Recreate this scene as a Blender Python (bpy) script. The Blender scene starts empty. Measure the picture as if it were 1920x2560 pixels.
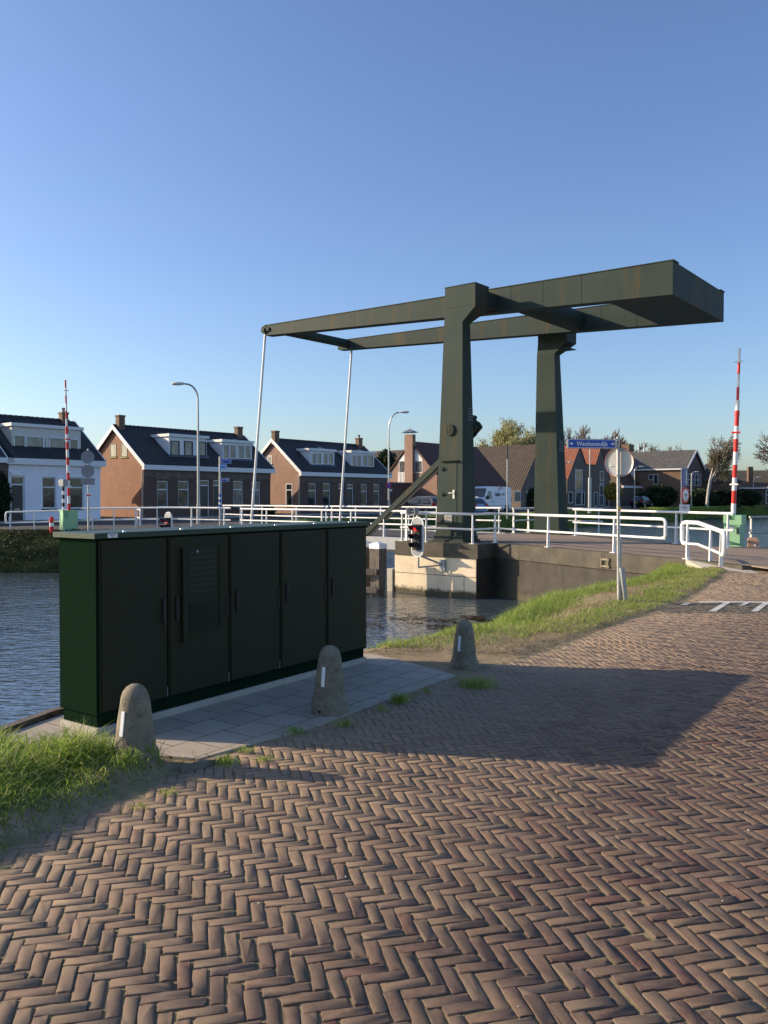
import bpy, math, random
import numpy as np
from mathutils import Vector, Matrix
random.seed(7); rng = np.random.default_rng(7)
S = bpy.context.scene
COL = S.collection
PI = math.pi
R = math.radians
# ------------------------------------------------------------------ camera model
F, HZ, EYE = 2071.0, 1240.0, 1.65
TH = math.atan((1280-HZ)/F); CT, ST = math.cos(TH), math.sin(TH)
def at(px, py, Y):
    k = (1280-py)/F
    z = Y*(k*CT-ST)/(CT+k*ST)
    return Vector(((px-960)/F*(Y*CT-z*ST), Y, z+EYE))
def gp(px, py, z=0.0):
    k = (1280-py)/F; zr = z-EYE
    return at(px, py, zr*(CT+k*ST)/(k*CT-ST))
ANG = .674
V = Vector((math.cos(ANG), -math.sin(ANG))); U = Vector((math.sin(ANG), math.cos(ANG)))
N0 = Vector((-4.873, 34.0))
def B(s, t, z=0.0):
    p = N0 + V*s + U*t
    return Vector((p.x, p.y, z))
def st(p):
    d = Vector((p[0], p[1]))-N0
    return d.dot(V), d.dot(U)
def tpx(px, s):
    k = (px-960)/F
    a = N0+V*s
    return (k*a.y-a.x)/(U.x-k*U.y)
def spx(px, t):
    k = (px-960)/F
    a = N0+U*t
    return (k*a.y-a.x)/(V.x-k*V.y)
def zpx(py, s, t):
    return at(960, py, B(s, t).y).z
# ------------------------------------------------------------------ mesh builder
class MB:
    def __init__(self): self.v = []; self.f = []; self.m = []; self.sm = []
    def add(self, vs, fs, mi=0, smooth=False):
        o = len(self.v); self.v += [tuple(p) for p in vs]
        for f in fs: self.f.append(tuple(i+o for i in f)); self.m.append(mi); self.sm.append(smooth)
    def box(self, a, b, mi=0, bev=0):
        x0,y0,z0 = a; x1,y1,z1 = b
        if x0>x1: x0,x1=x1,x0
        if y0>y1: y0,y1=y1,y0
        if z0>z1: z0,z1=z1,z0
        if bev:
            q=[(x0+bev,y0),(x1-bev,y0),(x1,y0+bev),(x1,y1-bev),(x1-bev,y1),(x0+bev,y1),(x0,y1-bev),(x0,y0+bev)]
            q2=[(x0+bev,y0+bev),(x1-bev,y0+bev),(x1-bev,y0+bev),(x1-bev,y1-bev),(x1-bev,y1-bev),(x0+bev,y1-bev),(x0+bev,y1-bev),(x0+bev,y0+bev)]
            vs=[(x,y,z0) for x,y in q]+[(x,y,z1-bev) for x,y in q]
            t=[(x0+bev,y0+bev,z1),(x1-bev,y0+bev,z1),(x1-bev,y1-bev,z1),(x0+bev,y1-bev,z1)]
            n=8; fs=[(i,(i+1)%n,(i+1)%n+n,i+n) for i in range(n)]+[tuple(range(7,-1,-1))]
            vs+=t
            fs+=[(8,9,17,16),(9,10,17),(10,11,18,17),(11,12,18),(12,13,19,18),(13,14,19),(14,15,16,19),(15,8,16),(16,17,18,19)]
            self.add(vs,fs,mi); return
        vs=[(x,y,z) for z in (z0,z1) for x,y in ((x0,y0),(x1,y0),(x1,y1),(x0,y1))]
        self.add(vs,[(3,2,1,0),(4,5,6,7),(0,1,5,4),(1,2,6,5),(2,3,7,6),(3,0,4,7)],mi)
    def hexa(self, vs, mi=0):
        self.add(vs,[(3,2,1,0),(4,5,6,7),(0,1,5,4),(1,2,6,5),(2,3,7,6),(3,0,4,7)],mi)
    def quad(self, vs, mi=0): self.add(vs,[tuple(range(len(vs)))],mi)
    def prism(self, poly, z0, z1, mi=0, top=None):
        n=len(poly)
        ar=sum(poly[i][0]*poly[(i+1)%n][1]-poly[(i+1)%n][0]*poly[i][1] for i in range(n))
        if ar<0: poly=list(reversed(poly))
        vs=[(p[0],p[1],z0) for p in poly]+[(p[0],p[1],z1) for p in poly]
        fs=[(i,(i+1)%n,(i+1)%n+n,i+n) for i in range(n)]
        self.add(vs,fs,mi); self.add(vs,[tuple(range(n-1,-1,-1))],mi); self.add(vs,[tuple(range(n,2*n))],mi if top is None else top)
    def extr(self, prof, axis, a, b, mi=0, cap=None):
        # profile in the plane perpendicular to axis ('x': (y,z), 'y': (x,z)), extruded a..b
        n=len(prof)
        P=(lambda p,h:(h,p[0],p[1])) if axis=='x' else (lambda p,h:(p[0],h,p[1]))
        vs=[P(p,a) for p in prof]+[P(p,b) for p in prof]
        self.add(vs,[(i,(i+1)%n,(i+1)%n+n,i+n) for i in range(n)],mi)
        self.add(vs,[tuple(range(n-1,-1,-1)),tuple(range(n,2*n))],mi if cap is None else cap)
    def tube(self, pts, r, n=8, mi=0, cap=True):
        pts=[Vector(p) for p in pts]; rs=r if isinstance(r,(list,tuple)) else [r]*len(pts)
        rings=[]; up=None
        for i,p in enumerate(pts):
            d=(pts[min(i+1,len(pts)-1)]-pts[max(i-1,0)])
            if d.length<1e-9: d=Vector((0,0,1))
            d.normalize()
            if up is None: up=Vector((0,0,1)) if abs(d.z)<.9 else Vector((1,0,0))
            a=d.cross(up)
            if a.length<1e-4: a=d.cross(Vector((1,0,0)) if abs(d.x)<.9 else Vector((0,1,0)))
            a.normalize(); b=a.cross(d); up=b
            rings.append([p+(a*math.cos(2*PI*k/n)+b*math.sin(2*PI*k/n))*rs[i] for k in range(n)])
        vs=[q for g in rings for q in g]; fs=[]
        for i in range(len(pts)-1):
            for k in range(n):
                fs.append((i*n+k,i*n+(k+1)%n,(i+1)*n+(k+1)%n,(i+1)*n+k))
        self.add(vs,fs,mi,True)
        if cap: self.add(vs,[tuple(range(n-1,-1,-1)),tuple(range((len(pts)-1)*n,len(pts)*n))],mi)
    def bar(self, p, q, w, h, mi=0):
        p=Vector(p);q=Vector(q);d=(q-p).normalized()
        side=d.cross(Vector((0,0,1)))
        if side.length<1e-3: side=Vector((1,0,0))
        side.normalize(); up=side.cross(d)
        vs=[]
        for c in (p,q):
            vs+=[c-side*w/2-up*h/2,c+side*w/2-up*h/2,c+side*w/2+up*h/2,c-side*w/2+up*h/2]
        self.hexa(vs,mi)
    def lathe(self, prof, n=24, c=(0,0,0), mi=0, smooth=True):
        vs=[];fs=[]
        for r,z in prof:
            for k in range(n): vs.append((c[0]+r*math.cos(2*PI*k/n),c[1]+r*math.sin(2*PI*k/n),c[2]+z))
        for i in range(len(prof)-1):
            for k in range(n): fs.append((i*n+k,i*n+(k+1)%n,(i+1)*n+(k+1)%n,(i+1)*n+k))
        self.add(vs,fs,mi,smooth)
        self.add(vs,[tuple(range(n-1,-1,-1)),tuple(range((len(prof)-1)*n,len(prof)*n))],mi,smooth)
    def disc(self, c, r, ax, th=.01, n=28, mi=0, rim=None):
        # flat cylinder with axis vector ax
        c=Vector(c); ax=Vector(ax).normalized(); a=ax.cross(Vector((0,0,1)))
        if a.length<1e-3: a=Vector((1,0,0))
        a.normalize(); b=a.cross(ax)
        vs=[c+ax*h+(a*math.cos(2*PI*k/n)+b*math.sin(2*PI*k/n))*r for h in (-th/2,th/2) for k in range(n)]
        self.add(vs,[tuple(range(n-1,-1,-1)),tuple(range(n,2*n))],mi)
        self.add(vs,[(k,(k+1)%n,(k+1)%n+n,k+n) for k in range(n)],mi if rim is None else rim,True)
    def text(self, s, size, org, xa, za, mi=0, th=.002, center=True, squash=1):
        cu=bpy.data.curves.new('t','FONT'); cu.body=s; cu.size=size; cu.offset=size*.012
        cu.align_x='CENTER' if center else 'LEFT'; cu.align_y='CENTER'; cu.extrude=th; cu.resolution_u=3
        o=bpy.data.objects.new('t',cu); COL.objects.link(o)
        dg=bpy.context.evaluated_depsgraph_get(); me=bpy.data.meshes.new_from_object(o.evaluated_get(dg))
        org=Vector(org);xa=Vector(xa).normalized();za=Vector(za).normalized();na=xa.cross(za)
        vs=[org+xa*v.co.x*squash+za*v.co.y+na*v.co.z for v in me.vertices]
        self.add(vs,[tuple(p.vertices) for p in me.polygons],mi)
        bpy.data.objects.remove(o); bpy.data.meshes.remove(me); bpy.data.curves.remove(cu)
    def build(self, name, mats, parent=None, world=False, **kw):
        me=bpy.data.meshes.new(name)
        me.from_pydata(self.v,[],self.f)
        mats=mats if isinstance(mats,(list,tuple)) else [mats]
        for m in mats: me.materials.append(m)
        me.polygons.foreach_set('material_index',[min(i,len(mats)-1) for i in self.m])
        me.polygons.foreach_set('use_smooth',self.sm)
        if world and parent is not None:
            root=parent
            M=Matrix.Identity(4)
            while root is not None: M=root.matrix_basis@M; root=root.parent
            me.transform(M.inverted())
        me.update()
        o=bpy.data.objects.new(name,me); COL.objects.link(o); o.parent=parent
        for k,v in kw.items(): o[k]=v
        return o
def E(name, label, cat, loc=(0,0,0), rz=0, group=None, scale=1):
    o=bpy.data.objects.new(name,None); COL.objects.link(o)
    o.location=loc; o.rotation_euler=(0,0,rz); o.scale=(scale,)*3; o.empty_display_size=.2
    o['label']=label; o['category']=cat
    if group: o['group']=group
    return o
def copy_tree(o, parent=None):
    c=o.copy(); COL.objects.link(c); c.parent=parent
    for ch in list(o.children): copy_tree(ch,c)
    return c
def dup(o, loc, rz, label, group=None, scale=None):
    c=copy_tree(o); c.location=loc; c.rotation_euler=(0,0,rz); c['label']=label
    if group: c['group']=group
    if scale: c.scale=(scale,)*3
    return c
def npmesh(name, co, faces_flat, sizes, mats, parent=None, smooth=False, **kw):
    me=bpy.data.meshes.new(name); nv=len(co)
    me.vertices.add(nv); me.vertices.foreach_set('co',np.asarray(co,np.float32).ravel())
    me.loops.add(len(faces_flat)); me.loops.foreach_set('vertex_index',np.asarray(faces_flat,np.int32))
    me.polygons.add(len(sizes)); st_=np.concatenate([[0],np.cumsum(sizes)[:-1]]).astype(np.int32)
    me.polygons.foreach_set('loop_start',st_)
    try: me.polygons.foreach_set('loop_total',np.asarray(sizes,np.int32))
    except Exception: pass
    if smooth: me.polygons.foreach_set('use_smooth',np.ones(len(sizes),bool))
    for m in (mats if isinstance(mats,list) else [mats]): me.materials.append(m)
    me.update(calc_edges=True); me.validate()
    o=bpy.data.objects.new(name,me); COL.objects.link(o); o.parent=parent
    for k,v in kw.items(): o[k]=v
    return o
# ------------------------------------------------------------------ materials
class NT:
    def __init__(self,name):
        self.m=bpy.data.materials.new(name); self.m.use_nodes=True
        self.t=self.m.node_tree; self.p=self.t.nodes['Principled BSDF']
    def n(self,ty,**kw):
        x=self.t.nodes.new(ty)
        for k,v in kw.items():
            if k.startswith('i_'): x.inputs[k[2:].replace('_',' ')].default_value=v
            else: setattr(x,k,v)
        return x
    def l(self,a,b): self.t.links.new(a,b)
    def ramp(self,fac,stops,interp='LINEAR'):
        r=self.n('ShaderNodeValToRGB'); r.color_ramp.interpolation=interp
        el=r.color_ramp.elements
        while len(el)<len(stops): el.new(.5)
        for e,(p,c) in zip(el,stops):
            e.position=p; e.color=(*c,1) if len(c)==3 else c
        self.l(fac,r.inputs[0]); return r.outputs[0]
    def mix(self,fac,a,b,mode='MIX'):
        x=self.n('ShaderNodeMix',data_type='RGBA',blend_type=mode)
        for i,v in ((0,fac),(6,a),(7,b)):
            if hasattr(v,'links') or isinstance(v,bpy.types.NodeSocket): self.l(v,x.inputs[i])
            else: x.inputs[i].default_value=v if i==0 else (*v,1)
        return x.outputs[2]
    def math(self,op,a,b=None,clamp=False):
        x=self.n('ShaderNodeMath',operation=op,use_clamp=clamp)
        for i,v in ((0,a),(1,b)):
            if v is None: continue
            if isinstance(v,bpy.types.NodeSocket): self.l(v,x.inputs[i])
            else: x.inputs[i].default_value=v
        return x.outputs[0]
    def obj(self):
        return self.n('ShaderNodeTexCoord').outputs['Object']
    def noise(self,vec,scale,detail=4,rough=.55,sc3=None):
        if sc3:
            mp=self.n('ShaderNodeMapping'); self.l(vec,mp.inputs[0]); mp.inputs['Scale'].default_value=sc3; vec=mp.outputs[0]
        x=self.n('ShaderNodeTexNoise'); self.l(vec,x.inputs['Vector'])
        x.inputs['Scale'].default_value=scale; x.inputs['Detail'].default_value=detail; x.inputs['Roughness'].default_value=rough
        return x.outputs['Fac']
    def bump(self,h,strength=.3,dist=.02,normal=None):
        b=self.n('ShaderNodeBump'); self.l(h,b.inputs['Height']); b.inputs['Strength'].default_value=strength; b.inputs['Distance'].default_value=dist
        if normal: self.l(normal,b.inputs['Normal'])
        self.l(b.outputs[0],self.p.inputs['Normal']); return b.outputs[0]
    def set(self,col=None,rough=None,metal=None,spec=None):
        for k,v in (('Base Color',col),('Roughness',rough),('Metallic',metal),('Specular IOR Level',spec)):
            if v is None: continue
            if isinstance(v,bpy.types.NodeSocket): self.l(v,self.p.inputs[k])
            else: self.p.inputs[k].default_value=(*v,1) if k=='Base Color' else v
        return self
def mul(c,f): return tuple(min(1,x*f) for x in c)
def flat(name,col,rough=.5,metal=0,var=.12,scale=6,dirt=None,dsc=(1,1,.25),damt=(.55,.75),bump=.0,spec=.5):
    t=NT(name); o=t.obj()
    n=t.noise(o,scale,5,.6)
    c=t.ramp(n,[(.3,mul(col,1-var)),(.7,mul(col,1+var))])
    if dirt:
        d=t.noise(o,scale*.7,6,.65,dsc); f=t.ramp(d,[(damt[0],(0,0,0)),(damt[1],(1,1,1))])
        c=t.mix(f,c,dirt)
    t.set(c,rough,metal,spec)
    if bump: t.bump(t.noise(o,scale*12,4),bump,.01)
    return t.m
def brickwall(name,cols,mortar,bw=.22,bh=.065,mort=.008,rough=.85,var=.35,patch=None):
    t=NT(name); sx=t.n('ShaderNodeSeparateXYZ'); t.l(t.obj(),sx.inputs[0])
    cx=t.n('ShaderNodeCombineXYZ'); t.l(t.math('ADD',sx.outputs[0],sx.outputs[1]),cx.inputs[0]); t.l(sx.outputs[2],cx.inputs[1])
    b=t.n('ShaderNodeTexBrick'); t.l(cx.outputs[0],b.inputs['Vector'])
    b.inputs['Scale'].default_value=1; b.inputs['Brick Width'].default_value=bw; b.inputs['Row Height'].default_value=bh
    b.inputs['Mortar Size'].default_value=mort; b.inputs['Mortar Smooth'].default_value=.2; b.inputs['Bias'].default_value=0
    b.inputs['Color1'].default_value=(*cols[0],1); b.inputs['Color2'].default_value=(*cols[1],1); b.inputs['Mortar'].default_value=(*mortar,1)
    n=t.noise(t.obj(),1.3,6,.7); c=t.mix(t.ramp(n,[(.35,(0,0,0)),(.75,(1,1,1))]),b.outputs['Color'],mul(cols[0],.55 if patch is None else patch))
    c=t.mix(.55,b.outputs['Color'],c)
    t.set(c,rough); t.bump(b.outputs['Fac'],-.4,.01); return t.m
def tiles(name,cols,cw=.22,rh=.3,rough=.7,bumps=1.0):
    t=NT(name); sx=t.n('ShaderNodeSeparateXYZ'); t.l(t.obj(),sx.inputs[0])
    cx=t.n('ShaderNodeCombineXYZ'); t.l(t.math('ADD',sx.outputs[0] if cols[2]=='x' else sx.outputs[1],0.0),cx.inputs[0]); t.l(sx.outputs[2],cx.inputs[1])
    b=t.n('ShaderNodeTexBrick'); t.l(cx.outputs[0],b.inputs['Vector']); b.offset=0
    b.inputs['Scale'].default_value=1; b.inputs['Brick Width'].default_value=cw; b.inputs['Row Height'].default_value=rh*.65
    b.inputs['Mortar Size'].default_value=.016; b.inputs['Mortar Smooth'].default_value=.5
    b.inputs['Color1'].default_value=(*cols[0],1); b.inputs['Color2'].default_value=(*cols[1],1); b.inputs['Mortar'].default_value=(*mul(cols[0],.3),1)
    n=t.noise(t.obj(),.9,6,.7); c=t.mix(t.ramp(n,[(.4,(0,0,0)),(.8,(.7,.7,.7))]),b.outputs['Color'],mul(cols[1],.5))
    sw=t.math('SINE',t.math('MULTIPLY',sx.outputs[0] if cols[2]=='x' else sx.outputs[1],2*PI/cw))
    saw=t.math('FRACT',t.math('DIVIDE',sx.outputs[2],rh*.65))
    h=t.math('ADD',t.math('MULTIPLY',sw,.5),t.math('MULTIPLY',saw,-.8))
    t.set(c,rough); t.bump(h,bumps,.03); return t.m
M={}
def steel_paint():
    t=NT('bridge green paint'); o=t.obj()
    n=t.noise(o,.8,6,.65); c=t.ramp(n,[(.3,(.025,.040,.034)),(.7,(.034,.051,.043))])
    # rust and algae runs hanging down below the edges
    s1=t.noise(o,1.0,3,.5,(2.2,2.2,.22)); s2=t.noise(o,1.0,5,.7,(9,9,.8))
    f=t.math('MULTIPLY',t.ramp(s1,[(.54,(0,0,0)),(.64,(1,1,1))]),t.ramp(s2,[(.40,(0,0,0)),(.58,(1,1,1))]))
    c=t.mix(t.math('MULTIPLY',f,.75),c,(.085,.06,.02))
    t.set(c,.62,0,.15); t.bump(t.noise(o,60,3),.08,.004); return t.m
M['steel']=steel_paint()
M['white']=flat('white railing paint',(.78,.78,.75),.4,0,.04,3,(.33,.25,.16),(3,3,3),(.68,.8),.03)
M['whitewood']=flat('white painted wood',(.75,.75,.73),.5,0,.05,2,(.5,.48,.42),(1,1,1),(.6,.85))
M['galv']=flat('galvanised steel',(.42,.43,.42),.42,.75,.18,14,(.2,.19,.17),(1,1,.3),(.6,.8),.04)
M['greymetal']=flat('grey painted metal',(.30,.31,.32),.5,.2,.1,5)
M['signback']=flat('weathered sign back',(.52,.51,.47),.45,.25,.06,4,(.38,.35,.28),(1,1,.3),(.6,.85))
M['signbackdark']=flat('dull sign back',(.22,.23,.25),.5,.3,.1,4)
M['cab']=flat('dark green speckled coating',(.0085,.0205,.0115),.7,0,.3,160,(.013,.024,.014),(2,2,.5),(.6,.85),.10,.0)
M['cabdoor']=flat('dark green door coating',(.020,.023,.009),.6,0,.25,120,(.022,.022,.014),(2,2,.5),(.62,.9),.15,.25)
M['cabroof']=flat('green roof edge coating',(.03,.055,.034),.45,0,.3,60,(.10,.11,.08),(2,2,2),(.6,.8),.1,.3)
M['black']=flat('matt black',(.012,.012,.013),.55,0,.1,8)
M['slot']=flat('slot with painted sheen',(.008,.013,.018),.4,0,.1,8)  # bluish reflection in the perforations put into the base colour
M['dark']=flat('dark slot',(.006,.01,.012),.7,0,.1,8)
M['red']=flat('signal red paint',(.62,.022,.016),.38,0,.08,5)
M['bandwhite']=flat('barrier white paint',(.80,.80,.78),.38,0,.04,5)
M['mint']=flat('mint green paint',(.27,.50,.28),.5,0,.06,3,(.33,.38,.2),(1,1,.4),(.7,.9))
M['blue']=flat('sign blue',(.012,.075,.42),.35,0,.05,4)
M['blue2']=flat('bright sign blue',(.02,.22,.68),.35,0,.05,4)
M['signwhite']=flat('sign white',(.8,.8,.8),.4,0,.03,4)
M['yellow']=flat('yellow sticker',(.75,.5,.03),.5,0,.05,4)
M['orange']=flat('orange sticker',(.75,.13,.02),.5,0,.05,4)
M['ochre']=flat('dirty ochre metal',(.22,.185,.12),.7,0,.25,10)
M['brass']=flat('brass',(.5,.35,.12),.35,.9,.2,20)
M['chrome']=flat('brushed steel handle',(.7,.68,.62),.28,.9,.1,20)
def concrete(name,a,b,stain,waterline=True,rough=.85):
    t=NT(name); o=t.obj()
    n=t.noise(o,2.2,8,.65); c=t.ramp(n,[(.3,a),(.7,b)])
    d=t.noise(o,3,6,.7,(1,1,.35)); c=t.mix(t.ramp(d,[(.55,(0,0,0)),(.72,(.85,.85,.85))]),c,stain)
    if waterline:
        sz=t.n('ShaderNodeSeparateXYZ'); t.l(o,sz.inputs[0])
        w=t.math('ADD',sz.outputs[2],t.math('MULTIPLY',t.noise(o,4,5,.7),.35))
        c=t.mix(t.ramp(t.math('ADD',w,1.5),[(.30,(1,1,1)),(.42,(0,0,0))]),c,(.07,.06,.035))
    t.set(c,rough); t.bump(t.noise(o,28,6,.7),.35,.01); return t.m
M['conc']=concrete('mossy grey concrete',(.045,.041,.03),(.098,.086,.062),(.03,.03,.018))
M['concdark']=concrete('stained and shade toned concrete',(.028,.026,.02),(.06,.053,.04),(.018,.018,.012))  # darker copy of conc: dirt, plus the pier's shade put into the wall colour
M['plaster']=concrete('pale plastered concrete',(.60,.50,.35),(.74,.64,.46),(.42,.34,.22))
M['conclight']=concrete('light concrete',(.36,.33,.27),(.46,.43,.37),(.24,.22,.16),False)
M['bollard']=None
def bollardm():
    t=NT('weathered concrete'); o=t.obj()
    n=t.noise(o,7,8,.7); c=t.ramp(n,[(.28,(.115,.10,.072)),(.5,(.2,.175,.12)),(.75,(.30,.26,.18))])
    d=t.noise(o,16,6,.75); c=t.mix(t.ramp(d,[(.56,(0,0,0)),(.68,(.8,.8,.8))]),c,(.05,.047,.04))
    v=t.n('ShaderNodeTexVoronoi'); t.l(o,v.inputs['Vector']); v.inputs['Scale'].default_value=70
    c=t.mix(t.ramp(v.outputs['Distance'],[(.12,(.6,.6,.6)),(.3,(0,0,0))]),c,(.38,.35,.28))
    t.set(c,.9); t.bump(t.math('ADD',t.noise(o,90,5,.8),t.noise(o,14,5,.7)),.6,.006); return t.m
M['bollard']=bollardm()
def paverm():
    t=NT('clay paving brick'); g=t.n('ShaderNodeNewGeometry')
    rpi=g.outputs['Random Per Island']
    c=t.ramp(rpi,[(0,(0.123,0.081,0.058)),(.16,(0.147,0.101,0.070)),(.32,(0.106,0.069,0.052)),(.46,(0.133,0.084,0.063)),(.58,(0.095,0.060,0.050)),(.68,(0.147,0.105,0.076)),(.78,(0.100,0.053,0.045)),(.86,(0.128,0.086,0.063)),(.92,(0.093,0.060,0.054)),(.96,(0.142,0.086,0.061)),(.98,(0.106,0.048,0.040)),(1,(0.123,0.082,0.063))],'CONSTANT')
    p=g.outputs['Position']
    n=t.noise(p,24,8,.7); c=t.mix(t.ramp(n,[(.38,(0,0,0)),(.72,(.5,.5,.5))]),c,(.20,.155,.11))
    n2=t.noise(p,150,5,.8); c=t.mix(t.ramp(n2,[(.3,(.75,.75,.75)),(.47,(0,0,0))]),c,(.05,.034,.026))
    # sand drifted in from the verge, thinning out across the road
    sx=t.n('ShaderNodeSeparateXYZ'); t.l(p,sx.inputs[0])
    dd=t.math('ADD',t.math('MULTIPLY',sx.outputs[0],.8),t.math('ADD',t.math('MULTIPLY',sx.outputs[1],-.6),3.98))
    big=t.noise(p,1.1,6,.65)
    f=t.math('ADD',t.math('MULTIPLY',t.math('SUBTRACT',1.0,t.math('MULTIPLY',dd,.42),True),.75),t.math('MULTIPLY',t.math('SUBTRACT',big,.5),.6),True)
    c=t.mix(t.math('MULTIPLY',f,.72),c,(.44,.33,.215))
    t.set(c,.82,0,.3); t.bump(t.math('ADD',t.noise(p,120,6,.8),t.math('MULTIPLY',t.noise(p,17,5,.7),1.0)),.5,.004); return t.m
M['paver']=paverm()
def groundm(name,a,b,c3,sc=1.0,bump=.5):
    t=NT(name); p=t.n('ShaderNodeNewGeometry').outputs['Position']
    n=t.noise(p,3*sc,8,.65); c=t.ramp(n,[(.3,a),(.7,b)])
    d=t.noise(p,11*sc,7,.7); c=t.mix(t.ramp(d,[(.52,(0,0,0)),(.66,(.8,.8,.8))]),c,c3)
    t.set(c,.95,0,.2); t.bump(t.math('ADD',t.noise(p,60,5,.8),t.noise(p,9,5,.7)),bump,.02); return t.m
M['sand']=groundm('sandy joint filling',(.22,.18,.10),(.33,.27,.16),(.12,.13,.03),3.2)
M['earth']=groundm('sandy earth',(.22,.165,.10),(.36,.285,.18),(.085,.085,.035),1.2)
M['turf']=groundm('grass turf',(.028,.040,.014),(.05,.066,.02),(.055,.042,.025),1.2)  # kept dark: the shade on the far bank is put into this colour
M['farturf']=groundm('far meadow',(.05,.09,.02),(.08,.13,.03),(.07,.08,.03),.05)
def asphaltm():
    t=NT('asphalt'); p=t.n('ShaderNodeNewGeometry').outputs['Position']
    c=t.ramp(t.noise(p,1.2,8,.7),[(.3,(.055,.053,.05)),(.7,(.085,.08,.075))]); t.set(c,.85,0,.3); t.bump(t.noise(p,60,4),.3,.01); return t.m
M['asphalt']=asphaltm()
def decksm(name,cols,rot):
    t=NT(name); p=t.n('ShaderNodeNewGeometry').outputs['Position']
    mp=t.n('ShaderNodeMapping'); t.l(p,mp.inputs[0]); mp.inputs['Rotation'].default_value=(0,0,rot)
    b=t.n('ShaderNodeTexBrick'); t.l(mp.outputs[0],b.inputs['Vector']); b.inputs['Scale'].default_value=1
    b.inputs['Brick Width'].default_value=.2; b.inputs['Row Height'].default_value=.07; b.inputs['Mortar Size'].default_value=.008
    for k,c in zip(('Color1','Color2','Mortar'),cols): b.inputs[k].default_value=(*c,1)
    c=t.mix(t.ramp(t.noise(p,1.2,7,.7),[(.35,(0,0,0)),(.7,(.7,.7,.7))]),b.outputs['Color'],(.27,.21,.15))
    t.set(c,.85); t.bump(b.outputs['Fac'],-.6,.012); return t.m
M['deckbrick']=decksm('bridge road brick',((.19,.13,.095),(.26,.20,.15),(.16,.12,.08)),.6)
def tilem():
    t=NT('grey paving tile'); o=t.obj()
    b=t.n('ShaderNodeTexBrick'); t.l(o,b.inputs['Vector']); b.inputs['Scale'].default_value=1; b.offset=.5
    b.inputs['Brick Width'].default_value=.3; b.inputs['Row Height'].default_value=.3; b.inputs['Mortar Size'].default_value=.0045; b.inputs['Mortar Smooth'].default_value=.1
    b.inputs['Color1'].default_value=(.36,.315,.25,1); b.inputs['Color2'].default_value=(.42,.37,.30,1); b.inputs['Mortar'].default_value=(.05,.04,.03,1)
    n=t.noise(o,3,8,.7); c=t.mix(t.ramp(n,[(.45,(0,0,0)),(.7,(.6,.6,.6))]),b.outputs['Color'],(.36,.30,.21))
    t.set(c,.85); t.bump(t.math('ADD',t.math('MULTIPLY',b.outputs['Fac'],-2),t.math('MULTIPLY',t.noise(o,120,4),.3)),.5,.006); return t.m
M['tile']=tilem()
def waterm():
    t=NT('canal water'); p=t.n('ShaderNodeNewGeometry').outputs['Position']
    a=t.noise(p,2.2,2,.5,(1,2.3,1)); b=t.noise(p,5.0,2,.5,(1.0,2.0,1)); c=t.noise(p,.6,2,.5)
    h=t.math('ADD',t.math('ADD',t.math('MULTIPLY',a,1.0),t.math('MULTIPLY',b,.35)),t.math('MULTIPLY',c,1.1))
    t.set((.055,.08,.095),.02,0,.5); t.p.inputs['IOR'].default_value=3.1
    t.bump(h,1.0,.045); return t.m
M['water']=waterm()
def glassm(name,c1,c2,sc):
    t=NT(name); o=t.obj(); n=t.noise(o,sc,4,.6,(1,1,.5)); c=t.ramp(n,[(.42,c1),(.6,c2)]); t.set(c,.06,0,.8); 
    t.bump(t.noise(o,1.1,2),.12,.05); return t.m
M['glass']=glassm('window glass',(.012,.014,.018),(.045,.05,.055),1.7)
M['glass2']=glassm('window glass with net curtain',(.07,.075,.08),(.16,.165,.17),2.5)
M['carglass']=glassm('car glass',(.01,.012,.014),(.03,.035,.04),.8)
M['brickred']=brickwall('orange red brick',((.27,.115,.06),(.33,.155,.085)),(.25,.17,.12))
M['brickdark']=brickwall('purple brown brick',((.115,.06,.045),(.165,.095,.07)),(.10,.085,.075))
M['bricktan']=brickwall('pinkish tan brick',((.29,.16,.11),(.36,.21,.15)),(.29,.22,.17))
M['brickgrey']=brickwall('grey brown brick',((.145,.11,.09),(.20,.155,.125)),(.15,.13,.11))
M['brickbrown']=brickwall('brown brick',((.17,.10,.06),(.24,.145,.09)),(.16,.12,.09))
M['render']=flat('blue white render',(.86,.85,.90),.8,0,.05,2)
M['tiledark']=tiles('dark glazed pantiles y',((.025,.026,.03),(.045,.046,.05),'y'))
M['tiledarkred']=tiles('dark red pantiles y',((.09,.035,.022),(.13,.05,.03),'y'))
M['tilebrown']=tiles('weathered brown pantiles x',((.05,.036,.024),(.085,.06,.04),'x'),.3,.34)
M['tilered']=tiles('orange red pantiles x',((.24,.075,.035),(.32,.11,.055),'x'),.3,.34)
M['tilegrey']=tiles('grey slate tiles x',((.085,.082,.075),(.13,.125,.115),'x'),.3,.34)
M['tileolive']=tiles('mossy grey tiles y',((.15,.13,.085),(.21,.18,.12),'y'),.3,.34)
M['lead']=flat('lead flashing',(.13,.15,.18),.5,.3,.15,3)
M['stone']=flat('yellow stone arch',(.30,.25,.10),.8,0,.15,5)
M['plinth']=flat('grey plinth render',(.13,.15,.17),.8,0,.1,3)
M['frame']=flat('white window frame',(.72,.73,.74),.4,0,.03,3)
M['doorb']=flat('dark brown door',(.022,.016,.015),.35,0,.1,3)
M['greenclad']=flat('green cladding',(.20,.36,.17),.5,0,.06,3)
M['greendark']=flat('dark green eaves',(.02,.06,.03),.5,0,.06,3)
M['bark']=flat('bark',(.11,.085,.06),.9,0,.3,20,None,bump=.3)
M['birchbark']=flat('birch bark',(.42,.40,.36),.8,0,.3,10,(.06,.05,.04),(1,1,3),(.55,.65))
M['twig']=flat('bare twigs',(.21,.17,.14),.9,0,.2,10)
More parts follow.
